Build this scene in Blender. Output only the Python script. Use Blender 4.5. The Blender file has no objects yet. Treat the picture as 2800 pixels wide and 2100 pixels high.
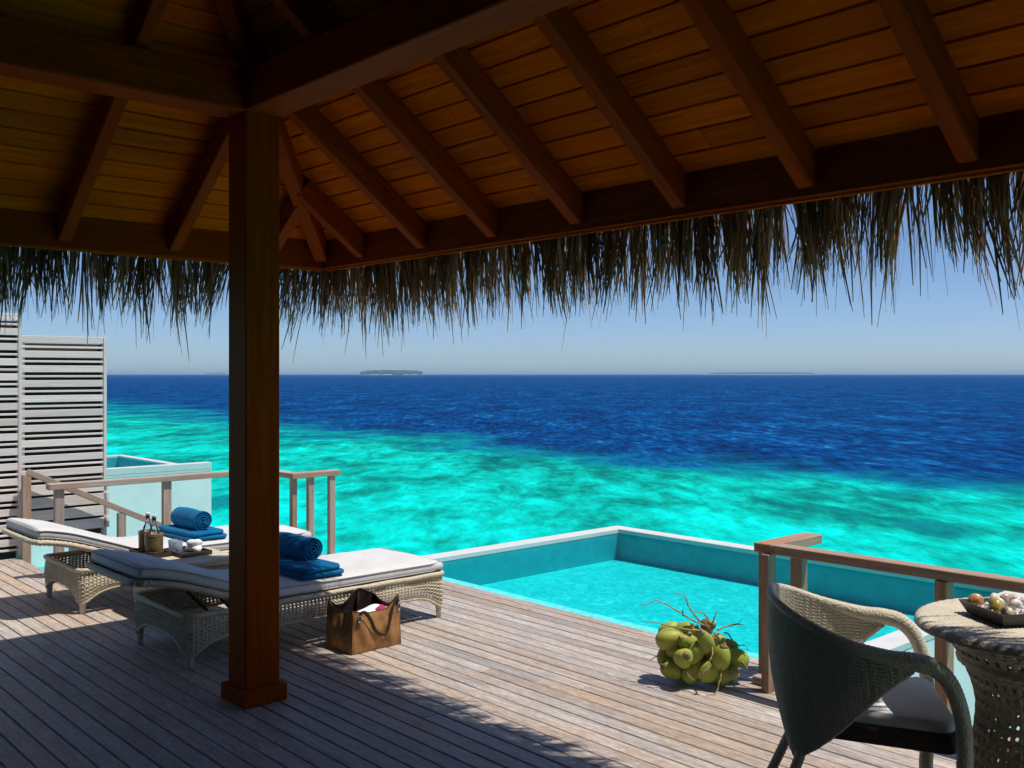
import bpy, math, random
import numpy as np
from mathutils import Vector, Matrix, Quaternion

random.seed(7)
rng = np.random.default_rng(11)
scene = bpy.context.scene
COL = scene.collection
R = math.radians

# ------------------------------------------------------------------ camera
CAM_Z = 1.70
YAW = 47.72
cam_d = bpy.data.cameras.new("camera")
cam_d.sensor_width = 36.0
cam_d.lens = 36.0 * 2683.0 / 2800.0
cam_d.shift_y = -27.0 / 2800.0
cam_d.clip_start = 0.05
cam_d.clip_end = 60000.0
cam = bpy.data.objects.new("camera", cam_d)
COL.objects.link(cam)
cam.location = (0, 0, CAM_Z)
cam.rotation_euler = (R(90), 0, R(YAW))
scene.camera = cam

# ------------------------------------------------------------------ sky + sun
SUN_DIR = Vector((0.30, 0.222, 0.93)).normalized()
SUN_EL = math.asin(SUN_DIR.z)
SUN_ROT = math.atan2(SUN_DIR.x, SUN_DIR.y)
world = bpy.data.worlds.new("World")
scene.world = world
world.use_nodes = True
wn = world.node_tree.nodes
wl = world.node_tree.links
wn.clear()
w_out = wn.new("ShaderNodeOutputWorld")
w_bg = wn.new("ShaderNodeBackground")
w_sky = wn.new("ShaderNodeTexSky")
w_sky.sky_type = 'NISHITA'
w_sky.sun_disc = False
w_sky.sun_elevation = SUN_EL
w_sky.sun_rotation = SUN_ROT
w_sky.altitude = 0
w_sky.air_density = 0.58
w_sky.dust_density = 0.55
w_sky.ozone_density = 7.0
w_bg.inputs["Strength"].default_value = 0.094
wl.new(w_sky.outputs[0], w_bg.inputs[0])
wl.new(w_bg.outputs[0], w_out.inputs[0])

sun_d = bpy.data.lights.new("sun", 'SUN')
sun_d.energy = 3.6
sun_d.angle = R(0.53)
sun_d.color = (1.0, 0.955, 0.88)
sun = bpy.data.objects.new("sun", sun_d)
COL.objects.link(sun)
sun.location = (6, 6, 20)
sun.rotation_euler = SUN_DIR.to_track_quat('Z', 'Y').to_euler()

scene.view_settings.view_transform = 'Standard'
scene.view_settings.look = 'None'
scene.view_settings.exposure = 0.42
scene.view_settings.gamma = 1.0
scene.view_settings.use_curve_mapping = False
scene.cycles.max_bounces = 8
scene.cycles.diffuse_bounces = 3
scene.cycles.use_adaptive_sampling = True
scene.cycles.adaptive_threshold = 0.03
scene.cycles.transparent_max_bounces = 16
scene.cycles.use_denoising = True
scene.cycles.sample_clamp_indirect = 8.0

SEA_Z = -1.60

# ------------------------------------------------------------------ helpers
def tag(o, label=None, cat=None, group=None, kind=None):
    if label: o["label"] = label
    if cat: o["category"] = cat
    if group: o["group"] = group
    if kind: o["kind"] = kind
    return o

def W(o):
    """matrix of an object in the world, from its own chain of basis matrices"""
    m = o.matrix_basis.copy()
    while o.parent:
        o = o.parent
        m = o.matrix_basis @ m
    return m

def link(name, data, parent=None, mw=None, local=None):
    o = bpy.data.objects.new(name, data)
    COL.objects.link(o)
    if parent is not None:
        o.parent = parent
    if local is not None:
        o.matrix_basis = local
    elif mw is not None:
        o.matrix_basis = (W(parent).inverted() @ mw) if parent is not None else mw
    elif parent is not None:
        o.matrix_basis = W(parent).inverted()
    return o

def empty(name, loc, rz=0.0, label=None, cat=None, group=None, kind=None):
    o = bpy.data.objects.new(name, None)
    COL.objects.link(o)
    o.empty_display_size = 0.1
    o.matrix_basis = Matrix.Translation(loc) @ Matrix.Rotation(rz, 4, 'Z')
    return tag(o, label, cat, group, kind)

def mesh_from(name, verts, faces, mat=None, smooth=False, uvs=None):
    m = bpy.data.meshes.new(name)
    m.from_pydata([tuple(map(float, v)) for v in verts], [], faces)
    if smooth:
        m.polygons.foreach_set("use_smooth", [True] * len(m.polygons))
    if mat: m.materials.append(mat)
    m.update()
    return m

def copy_tree(o, parent=None):
    c = o.copy()
    COL.objects.link(c)
    c.parent = parent
    c.matrix_basis = o.matrix_basis.copy()
    for ch in list(o.children):
        copy_tree(ch, c)
    return c

class MB:
    """collects shapes into one mesh"""
    def __init__(s):
        s.v = []; s.f = []
    def add(s, verts, faces):
        n = len(s.v)
        s.v.extend(verts)
        s.f.extend([tuple(i + n for i in f) for f in faces])
        return s
    def box(s, lo, hi):
        x0, y0, z0 = lo; x1, y1, z1 = hi
        v = [(x0,y0,z0),(x1,y0,z0),(x1,y1,z0),(x0,y1,z0),(x0,y0,z1),(x1,y0,z1),(x1,y1,z1),(x0,y1,z1)]
        f = [(0,3,2,1),(4,5,6,7),(0,1,5,4),(1,2,6,5),(2,3,7,6),(3,0,4,7)]
        return s.add(v, f)
    def cbox(s, L, Wd, H, b, M=None):
        v, f = cham(L, Wd, H, b)
        if M is not None: v = [tuple(M @ Vector(p)) for p in v]
        return s.add(v, f)
    def tube(s, pts, rad, seg=8, closed=False, wrap=None, caps=True, flat=1.0, up=None):
        v, f = tube(pts, rad, seg, closed, wrap, caps, flat, up)
        return s.add(v, f)
    def grid(s, P, nu, nv, cu=False, cv=False):
        v = []; f = []
        mu = nu if cu else nu + 1
        mv = nv if cv else nv + 1
        for i in range(mu):
            for j in range(mv):
                v.append(tuple(P(i / nu, j / nv)))
        for i in range(nu):
            for j in range(nv):
                a = i * mv + j; b = ((i + 1) % mu) * mv + j
                c = ((i + 1) % mu) * mv + (j + 1) % mv; d = i * mv + (j + 1) % mv
                f.append((a, b, c, d))
        return s.add(v, f)
    def lathe(s, prof, seg=24, M=None):
        v = []; f = []
        n = len(prof)
        for k in range(seg):
            a = 2 * math.pi * k / seg
            for r, z in prof:
                p = Vector((r * math.cos(a), r * math.sin(a), z))
                v.append(tuple(M @ p) if M is not None else tuple(p))
        for k in range(seg):
            for j in range(n - 1):
                a = k * n + j; b = ((k + 1) % seg) * n + j
                f.append((a, b, b + 1, a + 1))
        return s.add(v, f)
    def build(s, name, mat, parent=None, smooth=False, local=None, mw=None):
        m = mesh_from(name, s.v, s.f, mat, smooth)
        return link(name, m, parent, mw, local)

def cham(L, Wd, H, b):
    """box with chamfered edges, long axis X, centred"""
    x, y, z = L / 2, Wd / 2, H / 2
    V = []; idx = {}
    for sx in (-1, 1):
        for sy in (-1, 1):
            for sz in (-1, 1):
                idx[(sx,sy,sz,'x')] = len(V); V.append((sx*x, sy*(y-b), sz*(z-b)))
                idx[(sx,sy,sz,'y')] = len(V); V.append((sx*(x-b), sy*y, sz*(z-b)))
                idx[(sx,sy,sz,'z')] = len(V); V.append((sx*(x-b), sy*(y-b), sz*z))
    F = []
    def face(keys, n):
        pts = [Vector(V[idx[k]]) for k in keys]
        nn = (pts[1] - pts[0]).cross(pts[2] - pts[0])
        ks = keys if nn.dot(Vector(n)) > 0 else keys[::-1]
        F.append(tuple(idx[k] for k in ks))
    for s1 in (-1, 1):
        face([(s1,-1,-1,'x'),(s1,1,-1,'x'),(s1,1,1,'x'),(s1,-1,1,'x')], (s1,0,0))
        face([(-1,s1,-1,'y'),(1,s1,-1,'y'),(1,s1,1,'y'),(-1,s1,1,'y')], (0,s1,0))
        face([(-1,-1,s1,'z'),(1,-1,s1,'z'),(1,1,s1,'z'),(-1,1,s1,'z')], (0,0,s1))
    for a in (-1, 1):
        for c in (-1, 1):
            face([(-1,a,c,'y'),(1,a,c,'y'),(1,a,c,'z'),(-1,a,c,'z')], (0,a,c))
            face([(a,-1,c,'x'),(a,1,c,'x'),(a,1,c,'z'),(a,-1,c,'z')], (a,0,c))
            face([(a,c,-1,'x'),(a,c,1,'x'),(a,c,1,'y'),(a,c,-1,'y')], (a,c,0))
            for d in (-1, 1):
                face([(a,c,d,'x'),(a,c,d,'y'),(a,c,d,'z')], (a,c,d))
    return V, F

def spline(pts, n):
    """Catmull-Rom through pts, n samples"""
    P = [np.array(p, float) for p in pts]
    P = [2 * P[0] - P[1]] + P + [2 * P[-1] - P[-2]]
    m = len(P) - 3
    out = []
    for i in range(n):
        t = i / (n - 1) * m
        k = min(int(t), m - 1); t -= k
        a, b, c, d = P[k], P[k+1], P[k+2], P[k+3]
        out.append(0.5 * ((2*b) + (c-a)*t + (2*a-5*b+4*c-d)*t*t + (3*b-a-3*c+d)*t**3))
    return out

def tube(pts, rad, seg=8, closed=False, wrap=None, caps=True, flat=1.0, up=None):
    P = [Vector(p) for p in pts]
    n = len(P)
    rads = [rad] * n if not hasattr(rad, '__len__') else list(rad)
    V = []; F = []
    T = []
    for i in range(n):
        a = P[i-1] if (closed or i > 0) else P[i]
        b = P[(i+1) % n] if (closed or i < n-1) else P[i]
        t = (b - a)
        T.append(t.normalized() if t.length > 1e-9 else Vector((0,0,1)))
    nrm = Vector(up) if up is not None else (Vector((0,0,1)) if abs(T[0].z) < 0.9 else Vector((1,0,0)))
    dist = 0.0
    for i in range(n):
        nrm = (nrm - T[i] * nrm.dot(T[i]))
        nrm = nrm.normalized() if nrm.length > 1e-6 else T[i].orthogonal().normalized()
        bn = T[i].cross(nrm)
        if i: dist += (P[i] - P[i-1]).length
        for k in range(seg):
            a = 2 * math.pi * k / seg
            r = rads[i]
            if wrap:
                r *= 1 + wrap[1] * math.cos(2 * math.pi * dist / wrap[0] + a * wrap[2])
            V.append(tuple(P[i] + nrm * (r * math.cos(a) * flat) + bn * (r * math.sin(a))))
    m = n if closed else n - 1
    for i in range(m):
        for k in range(seg):
            a = i * seg + k; b = i * seg + (k+1) % seg
            c = ((i+1) % n) * seg + (k+1) % seg; d = ((i+1) % n) * seg + k
            F.append((a, b, c, d))
    if caps and not closed:
        F.append(tuple(range(seg))[::-1])
        F.append(tuple((n-1) * seg + k for k in range(seg)))
    return V, F

_cache = {}
def timber(name, p0, p1, w, h, mat, parent, up=(0,0,1), b=0.004, shift=(0,0,0)):
    """a squared timber from p0 to p1 (centre line); shared mesh for equal sizes"""
    p0 = Vector(p0) + Vector(shift); p1 = Vector(p1) + Vector(shift)
    L = (p1 - p0).length
    key = (round(L, 3), round(w, 4), round(h, 4), mat.name, b)
    if key not in _cache:
        v, f = cham(L, w, h, b)
        _cache[key] = mesh_from(name, v, f, mat)
    x = (p1 - p0).normalized()
    z = Vector(up); z = (z - x * z.dot(x)).normalized()
    y = z.cross(x)
    M = Matrix((x, y, z)).transposed().to_4x4()
    M.translation = (p0 + p1) / 2
    return link(name, _cache[key], parent, mw=M)

def lattice(P, nu, nv, closed=False, hole=0.5, relief=0.0):
    """open weave over P(u, v, h): every cell keeps an eight-sided hole"""
    idx = {}; V = []; F = []
    def gp(i, j):
        if closed: i %= 2 * nu
        if (i, j) not in idx:
            h = relief if (i + j) % 2 else 0.0
            idx[(i, j)] = len(V); V.append(tuple(P(i / (2*nu), j / (2*nv), h)))
        return idx[(i, j)]
    ring = [(-1,-1),(0,-1),(1,-1),(1,0),(1,1),(0,1),(-1,1),(-1,0)]
    for i in range(nu):
        for j in range(nv):
            ci, cj = 2*i+1, 2*j+1
            inner = []
            for k, (a, b) in enumerate(ring):
                r = hole * (0.76 if k % 2 == 0 else 1.0)
                inner.append(len(V))
                V.append(tuple(P((ci + a*r) / (2*nu), (cj + b*r) / (2*nv), -relief)))
            for k in range(8):
                a = ring[k]; b = ring[(k+1) % 8]
                F.append((gp(ci+a[0], cj+a[1]), gp(ci+b[0], cj+b[1]), inner[(k+1) % 8], inner[k]))
    return V, F

def solidify(o, t, offset=-1.0):
    m = o.modifiers.new("thickness", 'SOLIDIFY')
    m.thickness = t; m.offset = offset
    return o

def subsurf(o, n=1):
    m = o.modifiers.new("smooth", 'SUBSURF')
    m.levels = n; m.render_levels = n
    return o

# ------------------------------------------------------------------ materials
class Mat:
    def __init__(s, name):
        s.m = bpy.data.materials.new(name)
        s.m.use_nodes = True
        s.n = s.m.node_tree.nodes; s.l = s.m.node_tree.links
        s.b = s.n["Principled BSDF"]
        s.out = s.n["Material Output"]
    def new(s, t, **kw):
        nd = s.n.new(t)
        for k, v in kw.items():
            if k.startswith("i_"):
                nd.inputs[int(k[2:]) if k[2:].isdigit() else k[2:].replace("_", " ")].default_value = v
            else: setattr(nd, k, v)
        return nd
    def lk(s, a, b):
        s.l.new(a, b)
    def set(s, **kw):
        for k, v in kw.items():
            s.b.inputs[k.replace("_", " ")].default_value = v
        return s
    def coords(s, scale=(1,1,1), rand=0.0, rot=(0,0,0), kind='Object'):
        tc = s.new("ShaderNodeTexCoord")
        mp = s.new("ShaderNodeMapping")
        mp.inputs["Scale"].default_value = scale
        mp.inputs["Rotation"].default_value = rot
        s.lk(tc.outputs[kind], mp.inputs[0])
        if rand:
            oi = s.new("ShaderNodeObjectInfo")
            mu = s.new("ShaderNodeMath", operation='MULTIPLY'); mu.inputs[1].default_value = rand
            s.lk(oi.outputs["Random"], mu.inputs[0])
            cb = s.new("ShaderNodeCombineXYZ")
            for k in range(3): s.lk(mu.outputs[0], cb.inputs[k])
            s.lk(cb.outputs[0], mp.inputs["Location"])
        return mp.outputs[0]
    def noise(s, vec, scale=5, detail=4, rough=0.55, dist=0.0):
        nd = s.new("ShaderNodeTexNoise")
        nd.inputs["Scale"].default_value = scale
        nd.inputs["Detail"].default_value = detail
        nd.inputs["Roughness"].default_value = rough
        nd.inputs["Distortion"].default_value = dist
        s.lk(vec, nd.inputs["Vector"])
        return nd.outputs["Fac"]
    def ramp(s, fac, stops, interp='LINEAR'):
        nd = s.new("ShaderNodeValToRGB")
        cr = nd.color_ramp; cr.interpolation = interp
        while len(cr.elements) < len(stops): cr.elements.new(0.5)
        for e, (p, c) in zip(cr.elements, stops):
            e.position = p
            e.color = (c[0], c[1], c[2], 1) if hasattr(c, '__len__') else (c, c, c, 1)
        s.lk(fac, nd.inputs[0])
        return nd.outputs[0]
    def mix(s, fac, a, b, mode='MIX'):
        nd = s.new("ShaderNodeMix", data_type='RGBA', blend_type=mode)
        for v, i in ((fac, 0), (a, 6), (b, 7)):
            if isinstance(v, (int, float)): nd.inputs[i].default_value = v
            elif hasattr(v, '__len__'): nd.inputs[i].default_value = (v[0], v[1], v[2], 1)
            else: s.lk(v, nd.inputs[i])
        return nd.outputs[2]
    def math(s, op, a, b=None, clamp=False):
        nd = s.new("ShaderNodeMath", operation=op); nd.use_clamp = clamp
        for i, v in enumerate((a, b)):
            if v is None: continue
            if isinstance(v, (int, float)): nd.inputs[i].default_value = v
            else: s.lk(v, nd.inputs[i])
        return nd.outputs[0]
    def bump(s, h, strength=0.3, dist=0.01, to=None):
        nd = s.new("ShaderNodeBump")
        nd.inputs["Strength"].default_value = strength
        nd.inputs["Distance"].default_value = dist
        s.lk(h, nd.inputs["Height"])
        if to is not None: s.lk(to, nd.inputs["Normal"])
        s.lk(nd.outputs[0], s.b.inputs["Normal"])
        return nd.outputs[0]
    def color(s, c):
        s.lk(c, s.b.inputs["Base Color"]); return s

def wood_mat(name, dark, light, warm=None, rough=0.6, grain=22.0, vary=0.35, bump=0.35, spec=0.3, stain=None, sat=(0.75, 1.2), speck=0.0):
    k = Mat(name)
    v = k.coords((0.9, grain, grain), rand=37.0)
    g = k.noise(v, 2.2, 7, 0.62, 0.6)
    col = k.ramp(g, [(0.28, dark), (0.52, [0.5*(a+b) for a, b in zip(dark, light)]), (0.74, light)])
    v2 = k.coords((1.0, 3.0, 3.0), rand=91.0)
    blot = k.noise(v2, 1.6, 4, 0.6, 0.3)
    if warm is not None:
        f = k.ramp(blot, [(0.42, 0.0), (0.68, 0.75)])
        col = k.mix(f, col, warm)
    if stain is not None:
        v3 = k.coords((1.6, 5.0, 5.0), rand=53.0)
        sf = k.ramp(k.noise(v3, 2.6, 6, 0.7, 0.5), [(0.50, 0.0), (0.78, 0.7)])
        col = k.mix(sf, col, stain)
    if speck:
        v4 = k.coords((14.0, 60.0, 60.0), rand=71.0)
        col = k.mix(speck, col, k.ramp(k.noise(v4, 1.3, 6, 0.75), [(0.34, 0.45), (0.5, 0.9), (0.66, 1.35)]), 'MULTIPLY')
    oi = k.new("ShaderNodeObjectInfo")
    hs = k.new("ShaderNodeHueSaturation")
    mr = k.new("ShaderNodeMapRange")
    mr.inputs[3].default_value = 1.0 - vary; mr.inputs[4].default_value = 1.0 + vary
    k.lk(oi.outputs["Random"], mr.inputs[0]); k.lk(mr.outputs[0], hs.inputs["Value"])
    h2 = k.math('FRACT', k.math('MULTIPLY', oi.outputs["Random"], 17.31))
    ms = k.new("ShaderNodeMapRange")
    ms.inputs[3].default_value = sat[0]; ms.inputs[4].default_value = sat[1]
    k.lk(h2, ms.inputs[0]); k.lk(ms.outputs[0], hs.inputs["Saturation"])
    k.lk(col, hs.inputs["Color"])
    k.color(hs.outputs[0])
    vb = k.coords((2.0, grain * 5, grain * 5), rand=37.0)
    k.bump(k.noise(vb, 2.0, 5, 0.6), bump, 0.004)
    rr = k.new("ShaderNodeMapRange"); rr.inputs[3].default_value = rough - 0.1; rr.inputs[4].default_value = rough + 0.12
    k.lk(g, rr.inputs[0]); k.lk(rr.outputs[0], k.b.inputs["Roughness"])
    k.set(Specular_IOR_Level=spec)
    return k.m

def plain_mat(name, c, rough=0.6, vary=0.12, scale=12.0, bump=0.0, bscale=60.0, spec=0.4, bdist=0.003):
    k = Mat(name)
    v = k.coords((1, 1, 1), rand=13.0)
    n = k.noise(v, scale, 5, 0.6)
    lo = [x * (1 - vary) for x in c]; hi = [min(1.0, x * (1 + vary)) for x in c]
    k.color(k.ramp(n, [(0.3, lo), (0.7, hi)]))
    if bump: k.bump(k.noise(v, bscale, 4, 0.6), bump, bdist)
    k.set(Roughness=rough, Specular_IOR_Level=spec)
    return k.m

M_DECK = wood_mat("weathered_deck_wood", (0.25, 0.195, 0.165), (0.585, 0.515, 0.46), warm=(0.46, 0.33, 0.23), rough=0.5, grain=26, vary=0.14, bump=0.5, spec=0.5, stain=(0.63, 0.575, 0.535), sat=(0.7, 1.25), speck=0.65)
M_ROOF = wood_mat("oiled_ceiling_wood", (0.35, 0.076, 0.004), (0.72, 0.195, 0.012), warm=(0.53, 0.108, 0.007), rough=0.55, grain=20, vary=0.2, bump=0.2, spec=0.01, sat=(1.0, 1.05))
M_BEAM = wood_mat("oiled_beam_wood", (0.17, 0.028, 0.003), (0.37, 0.072, 0.007), warm=(0.28, 0.046, 0.004), rough=0.5, grain=16, vary=0.10, bump=0.2, spec=0.03, sat=(1.0, 1.05))
M_RAIL = wood_mat("weathered_rail_wood", (0.27, 0.195, 0.145), (0.58, 0.50, 0.43), warm=(0.42, 0.25, 0.16), rough=0.62, grain=24, vary=0.12, bump=0.45)
M_RAIL2 = wood_mat("brown_rail_wood", (0.23, 0.140, 0.092), (0.52, 0.40, 0.31), warm=(0.38, 0.20, 0.12), rough=0.6, grain=24, vary=0.12, bump=0.45)
M_SLAT = wood_mat("silvered_screen_wood", (0.62, 0.58, 0.55), (0.86, 0.83, 0.80), warm=(0.80, 0.70, 0.63), rough=0.7, grain=24, vary=0.12, bump=0.4)
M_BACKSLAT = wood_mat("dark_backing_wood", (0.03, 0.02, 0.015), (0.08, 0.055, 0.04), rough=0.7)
M_STRUT = wood_mat("brown_strut_wood", (0.10, 0.055, 0.035), (0.20, 0.12, 0.08), rough=0.55, grain=20)
M_TRAYWOOD = wood_mat("dark_tray_wood", (0.035, 0.02, 0.012), (0.10, 0.06, 0.035), rough=0.5, grain=20)

def wicker_mat(name, c, scale=1.0):
    k = Mat(name)
    v = k.coords((1, 1, 1), rand=5.0)
    n1 = k.noise(v, 90 * scale, 3, 0.6)
    n2 = k.noise(v, 9, 4, 0.6)
    col = k.ramp(n1, [(0.3, [x * 0.62 for x in c]), (0.62, c)])
    col = k.mix(0.45, col, k.ramp(n2, [(0.3, [x * 0.75 for x in c]), (0.7, [min(1, x * 1.12) for x in c])]))
    k.color(col)
    w = k.new("ShaderNodeTexVoronoi"); w.inputs["Scale"].default_value = 130 * scale
    k.lk(v, w.inputs["Vector"])
    k.bump(w.outputs["Distance"], 0.7, 0.004)
    k.set(Roughness=0.55, Specular_IOR_Level=0.35)
    return k.m
M_WICKER = wicker_mat("cream_wicker", (0.62, 0.53, 0.38))
M_WICKER2 = wicker_mat("cream_wicker_flat", (0.63, 0.545, 0.41))

def cloth_mat(name, c, vary=0.08, weave=900.0, rough=0.9, bump=0.25, wrinkle=0.25, sheen=0.2):
    k = Mat(name)
    v = k.coords((1, 1, 1), rand=9.0)
    n = k.noise(v, 6.0, 5, 0.6)
    k.color(k.ramp(n, [(0.3, [x * (1 - vary) for x in c]), (0.7, [min(1, x * (1 + vary)) for x in c])]))
    b1 = k.noise(v, weave, 2, 0.5)
    nb = k.new("ShaderNodeBump"); nb.inputs["Strength"].default_value = wrinkle; nb.inputs["Distance"].default_value = 0.02
    k.lk(k.noise(v, 9.0, 4, 0.55, 0.8), nb.inputs["Height"])
    k.bump(b1, bump, 0.002, to=nb.outputs[0])
    k.set(Roughness=rough, Specular_IOR_Level=0.15, Sheen_Weight=sheen)
    return k.m
M_CUSH = cloth_mat("off_white_canvas", (0.63, 0.605, 0.59))
M_PIPE = cloth_mat("grey_piping", (0.40, 0.37, 0.35), wrinkle=0.0)
M_TOWEL = cloth_mat("blue_terry", (0.0, 0.125, 0.285), vary=0.25, weave=330.0, bump=1.0, wrinkle=0.5, sheen=0.05)
M_WHITE = cloth_mat("white_terry", (0.80, 0.80, 0.79), weave=500, bump=0.8)
M_SEAT = cloth_mat("pale_seat_cloth", (0.70, 0.67, 0.66), wrinkle=0.1)
M_SEATSIDE = wood_mat("dark_seat_frame_wood", (0.05, 0.03, 0.022), (0.11, 0.07, 0.05), rough=0.6)
M_BAG = plain_mat("tan_waxed_canvas", (0.33, 0.155, 0.047), rough=0.6, vary=0.45, scale=14, bump=0.4, bscale=18, bdist=0.01)
M_LEATHER = plain_mat("dark_brown_leather", (0.035, 0.018, 0.012), rough=0.4, vary=0.3, bump=0.2)
M_LINING = plain_mat("dark_lining", (0.028, 0.012, 0.012), rough=0.85)
M_METAL = plain_mat("grey_metal", (0.6, 0.6, 0.6), rough=0.3)
M_METAL.node_tree.nodes["Principled BSDF"].inputs["Metallic"].default_value = 1.0
M_PLASTER = plain_mat("pale_pool_plaster", (0.77, 0.715, 0.70), rough=0.7, vary=0.06, scale=3.0, bump=0.1, bscale=80)
M_COPING = plain_mat("white_pool_coping", (0.58, 0.585, 0.575), rough=0.6, vary=0.06, scale=5.0, bump=0.15, bscale=90)
M_PILE = plain_mat("pale_concrete", (0.60, 0.62, 0.60), rough=0.8, vary=0.1)
M_SLATE = plain_mat("dark_grey_tray_paint", (0.045, 0.042, 0.04), rough=0.5, vary=0.2, scale=30)
M_LEGTIP = plain_mat("pale_leg_tip", (0.55, 0.50, 0.42), rough=0.5, vary=0.2, scale=40)
M_BAMBOO = wood_mat("brown_bamboo", (0.10, 0.055, 0.012), (0.27, 0.16, 0.035), rough=0.35, grain=12, bump=0.15)

def glass_mat(name, tint):
    """thin clear glass: mostly see-through with a mirror-like film that grows at the edges"""
    k = Mat(name)
    k.n.remove(k.b)
    tr = k.new("ShaderNodeBsdfTransparent"); tr.inputs[0].default_value = (*tint, 1)
    gl = k.new("ShaderNodeBsdfGlossy"); gl.inputs["Roughness"].default_value = 0.02
    lw = k.new("ShaderNodeLayerWeight"); lw.inputs["Blend"].default_value = 0.35
    mx = k.new("ShaderNodeMixShader")
    k.lk(lw.outputs["Fresnel"], mx.inputs[0]); k.lk(tr.outputs[0], mx.inputs[1]); k.lk(gl.outputs[0], mx.inputs[2])
    k.lk(mx.outputs[0], k.out.inputs[0])
    return k.m
M_GLASS = glass_mat("clear_glass", (0.95, 0.97, 0.98))
M_GLASSB = glass_mat("blue_glass", (0.80, 0.90, 0.97))
_n = M_GLASSB.node_tree.nodes; _l = M_GLASSB.node_tree.links
_d = _n.new("ShaderNodeBsdfDiffuse"); _d.inputs[0].default_value = (0.62, 0.76, 0.90, 1)
_m = _n.new("ShaderNodeMixShader"); _m.inputs[0].default_value = 0.30
_o = _n["Material Output"].inputs[0]; _src = _o.links[0].from_socket
_l.new(_src, _m.inputs[1]); _l.new(_d.outputs[0], _m.inputs[2]); _l.new(_m.outputs[0], _o)

def coconut_mat():
    k = Mat("green_coconut_husk")
    v = k.coords((1, 1, 1), rand=21.0)
    oi = k.new("ShaderNodeObjectInfo")
    base = k.ramp(oi.outputs["Random"], [(0.0, (0.20, 0.27, 0.030)), (0.4, (0.30, 0.36, 0.048)), (0.75, (0.40, 0.41, 0.07)), (1.0, (0.23, 0.32, 0.04))])
    n = k.noise(v, 14, 5, 0.6)
    col = k.mix(k.ramp(n, [(0.4, 0.0), (0.75, 0.45)]), base, (0.46, 0.40, 0.12))
    sp = k.ramp(k.noise(v, 55, 4, 0.7), [(0.62, 0.0), (0.75, 0.6)])
    col = k.mix(sp, col, (0.16, 0.12, 0.03))
    k.color(col)
    k.bump(k.noise(v, 30, 3, 0.5), 0.12, 0.004)
    k.set(Roughness=0.5, Specular_IOR_Level=0.35)
    return k.m
M_COCO = coconut_mat()
M_TWIG = plain_mat("dry_coconut_twig", (0.34, 0.25, 0.11), rough=0.7, vary=0.35, scale=40)
M_CALYX = plain_mat("coconut_calyx", (0.20, 0.13, 0.05), rough=0.7, vary=0.4, scale=30)

def thatch_mat():
    k = Mat("dry_palm_thatch")
    at = k.new("ShaderNodeAttribute"); at.attribute_name = "tone"
    col = k.ramp(at.outputs["Fac"], [(0.0, (0.13, 0.058, 0.022)), (0.6, (0.36, 0.195, 0.088)), (0.88, (0.52, 0.35, 0.20)), (1.0, (0.72, 0.58, 0.42))])
    k.color(col)
    k.set(Roughness=0.5, Specular_IOR_Level=0.4)
    tl = k.new("ShaderNodeBsdfTranslucent"); k.lk(col, tl.inputs[0])
    mx = k.new("ShaderNodeMixShader"); mx.inputs[0].default_value = 0.22
    k.lk(k.b.outputs[0], mx.inputs[1]); k.lk(tl.outputs[0], mx.inputs[2])
    k.lk(mx.outputs[0], k.out.inputs[0])
    return k.m
M_THATCH = thatch_mat()
M_THATCHTOP = plain_mat("thatch_cover_straw", (0.10, 0.075, 0.05), rough=0.85, vary=0.5, scale=30, bump=0.8, bscale=60, bdist=0.02)

# pool tiles: mosaic stones in varied tones, with caustic light painted in as paler mottles
def pool_tile_mat():
    k = Mat("turquoise_mosaic_caustics")
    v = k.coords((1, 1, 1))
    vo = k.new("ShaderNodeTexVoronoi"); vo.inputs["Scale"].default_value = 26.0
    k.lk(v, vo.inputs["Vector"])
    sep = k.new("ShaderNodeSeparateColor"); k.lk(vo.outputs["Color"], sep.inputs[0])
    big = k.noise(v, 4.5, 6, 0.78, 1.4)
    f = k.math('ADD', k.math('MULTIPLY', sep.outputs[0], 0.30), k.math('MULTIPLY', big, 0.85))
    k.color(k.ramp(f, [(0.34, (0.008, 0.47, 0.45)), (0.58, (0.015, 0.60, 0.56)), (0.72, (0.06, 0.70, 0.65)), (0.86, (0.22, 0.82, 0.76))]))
    k.set(Roughness=0.4, Specular_IOR_Level=0.3)
    return k.m
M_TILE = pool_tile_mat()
M_SHADEDTILE = plain_mat("shaded_wall_mosaic", (0.004, 0.36, 0.40), rough=0.4, vary=0.10, scale=9.0, spec=0.3)  # the floor's tile again, with underwater shade darkened into its colour
M_LEDGE = plain_mat("pale_ledge_tiles", (0.66, 0.80, 0.74), rough=0.5, vary=0.28, scale=16)

def pool_water_mat():
    k = Mat("pool_water")
    k.n.remove(k.b)
    tr = k.new("ShaderNodeBsdfTransparent"); tr.inputs[0].default_value = (0.42, 0.93, 0.97, 1)
    gl = k.new("ShaderNodeBsdfGlossy"); gl.inputs["Roughness"].default_value = 0.03
    fr = k.new("ShaderNodeFresnel"); fr.inputs["IOR"].default_value = 1.33
    v = k.coords((1, 1, 1))
    nb = k.new("ShaderNodeBump"); nb.inputs["Strength"].default_value = 0.35; nb.inputs["Distance"].default_value = 0.02
    k.lk(k.noise(v, 9.0, 4, 0.55, 0.6), nb.inputs["Height"])
    k.lk(nb.outputs[0], gl.inputs["Normal"]); k.lk(nb.outputs[0], fr.inputs["Normal"])
    mx = k.new("ShaderNodeMixShader")
    f = k.math('MULTIPLY', fr.outputs[0], 0.14)
    k.lk(f, mx.inputs[0]); k.lk(tr.outputs[0], mx.inputs[1]); k.lk(gl.outputs[0], mx.inputs[2])
    k.lk(mx.outputs[0], k.out.inputs[0])
    return k.m
M_POOLW = pool_water_mat()

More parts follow.
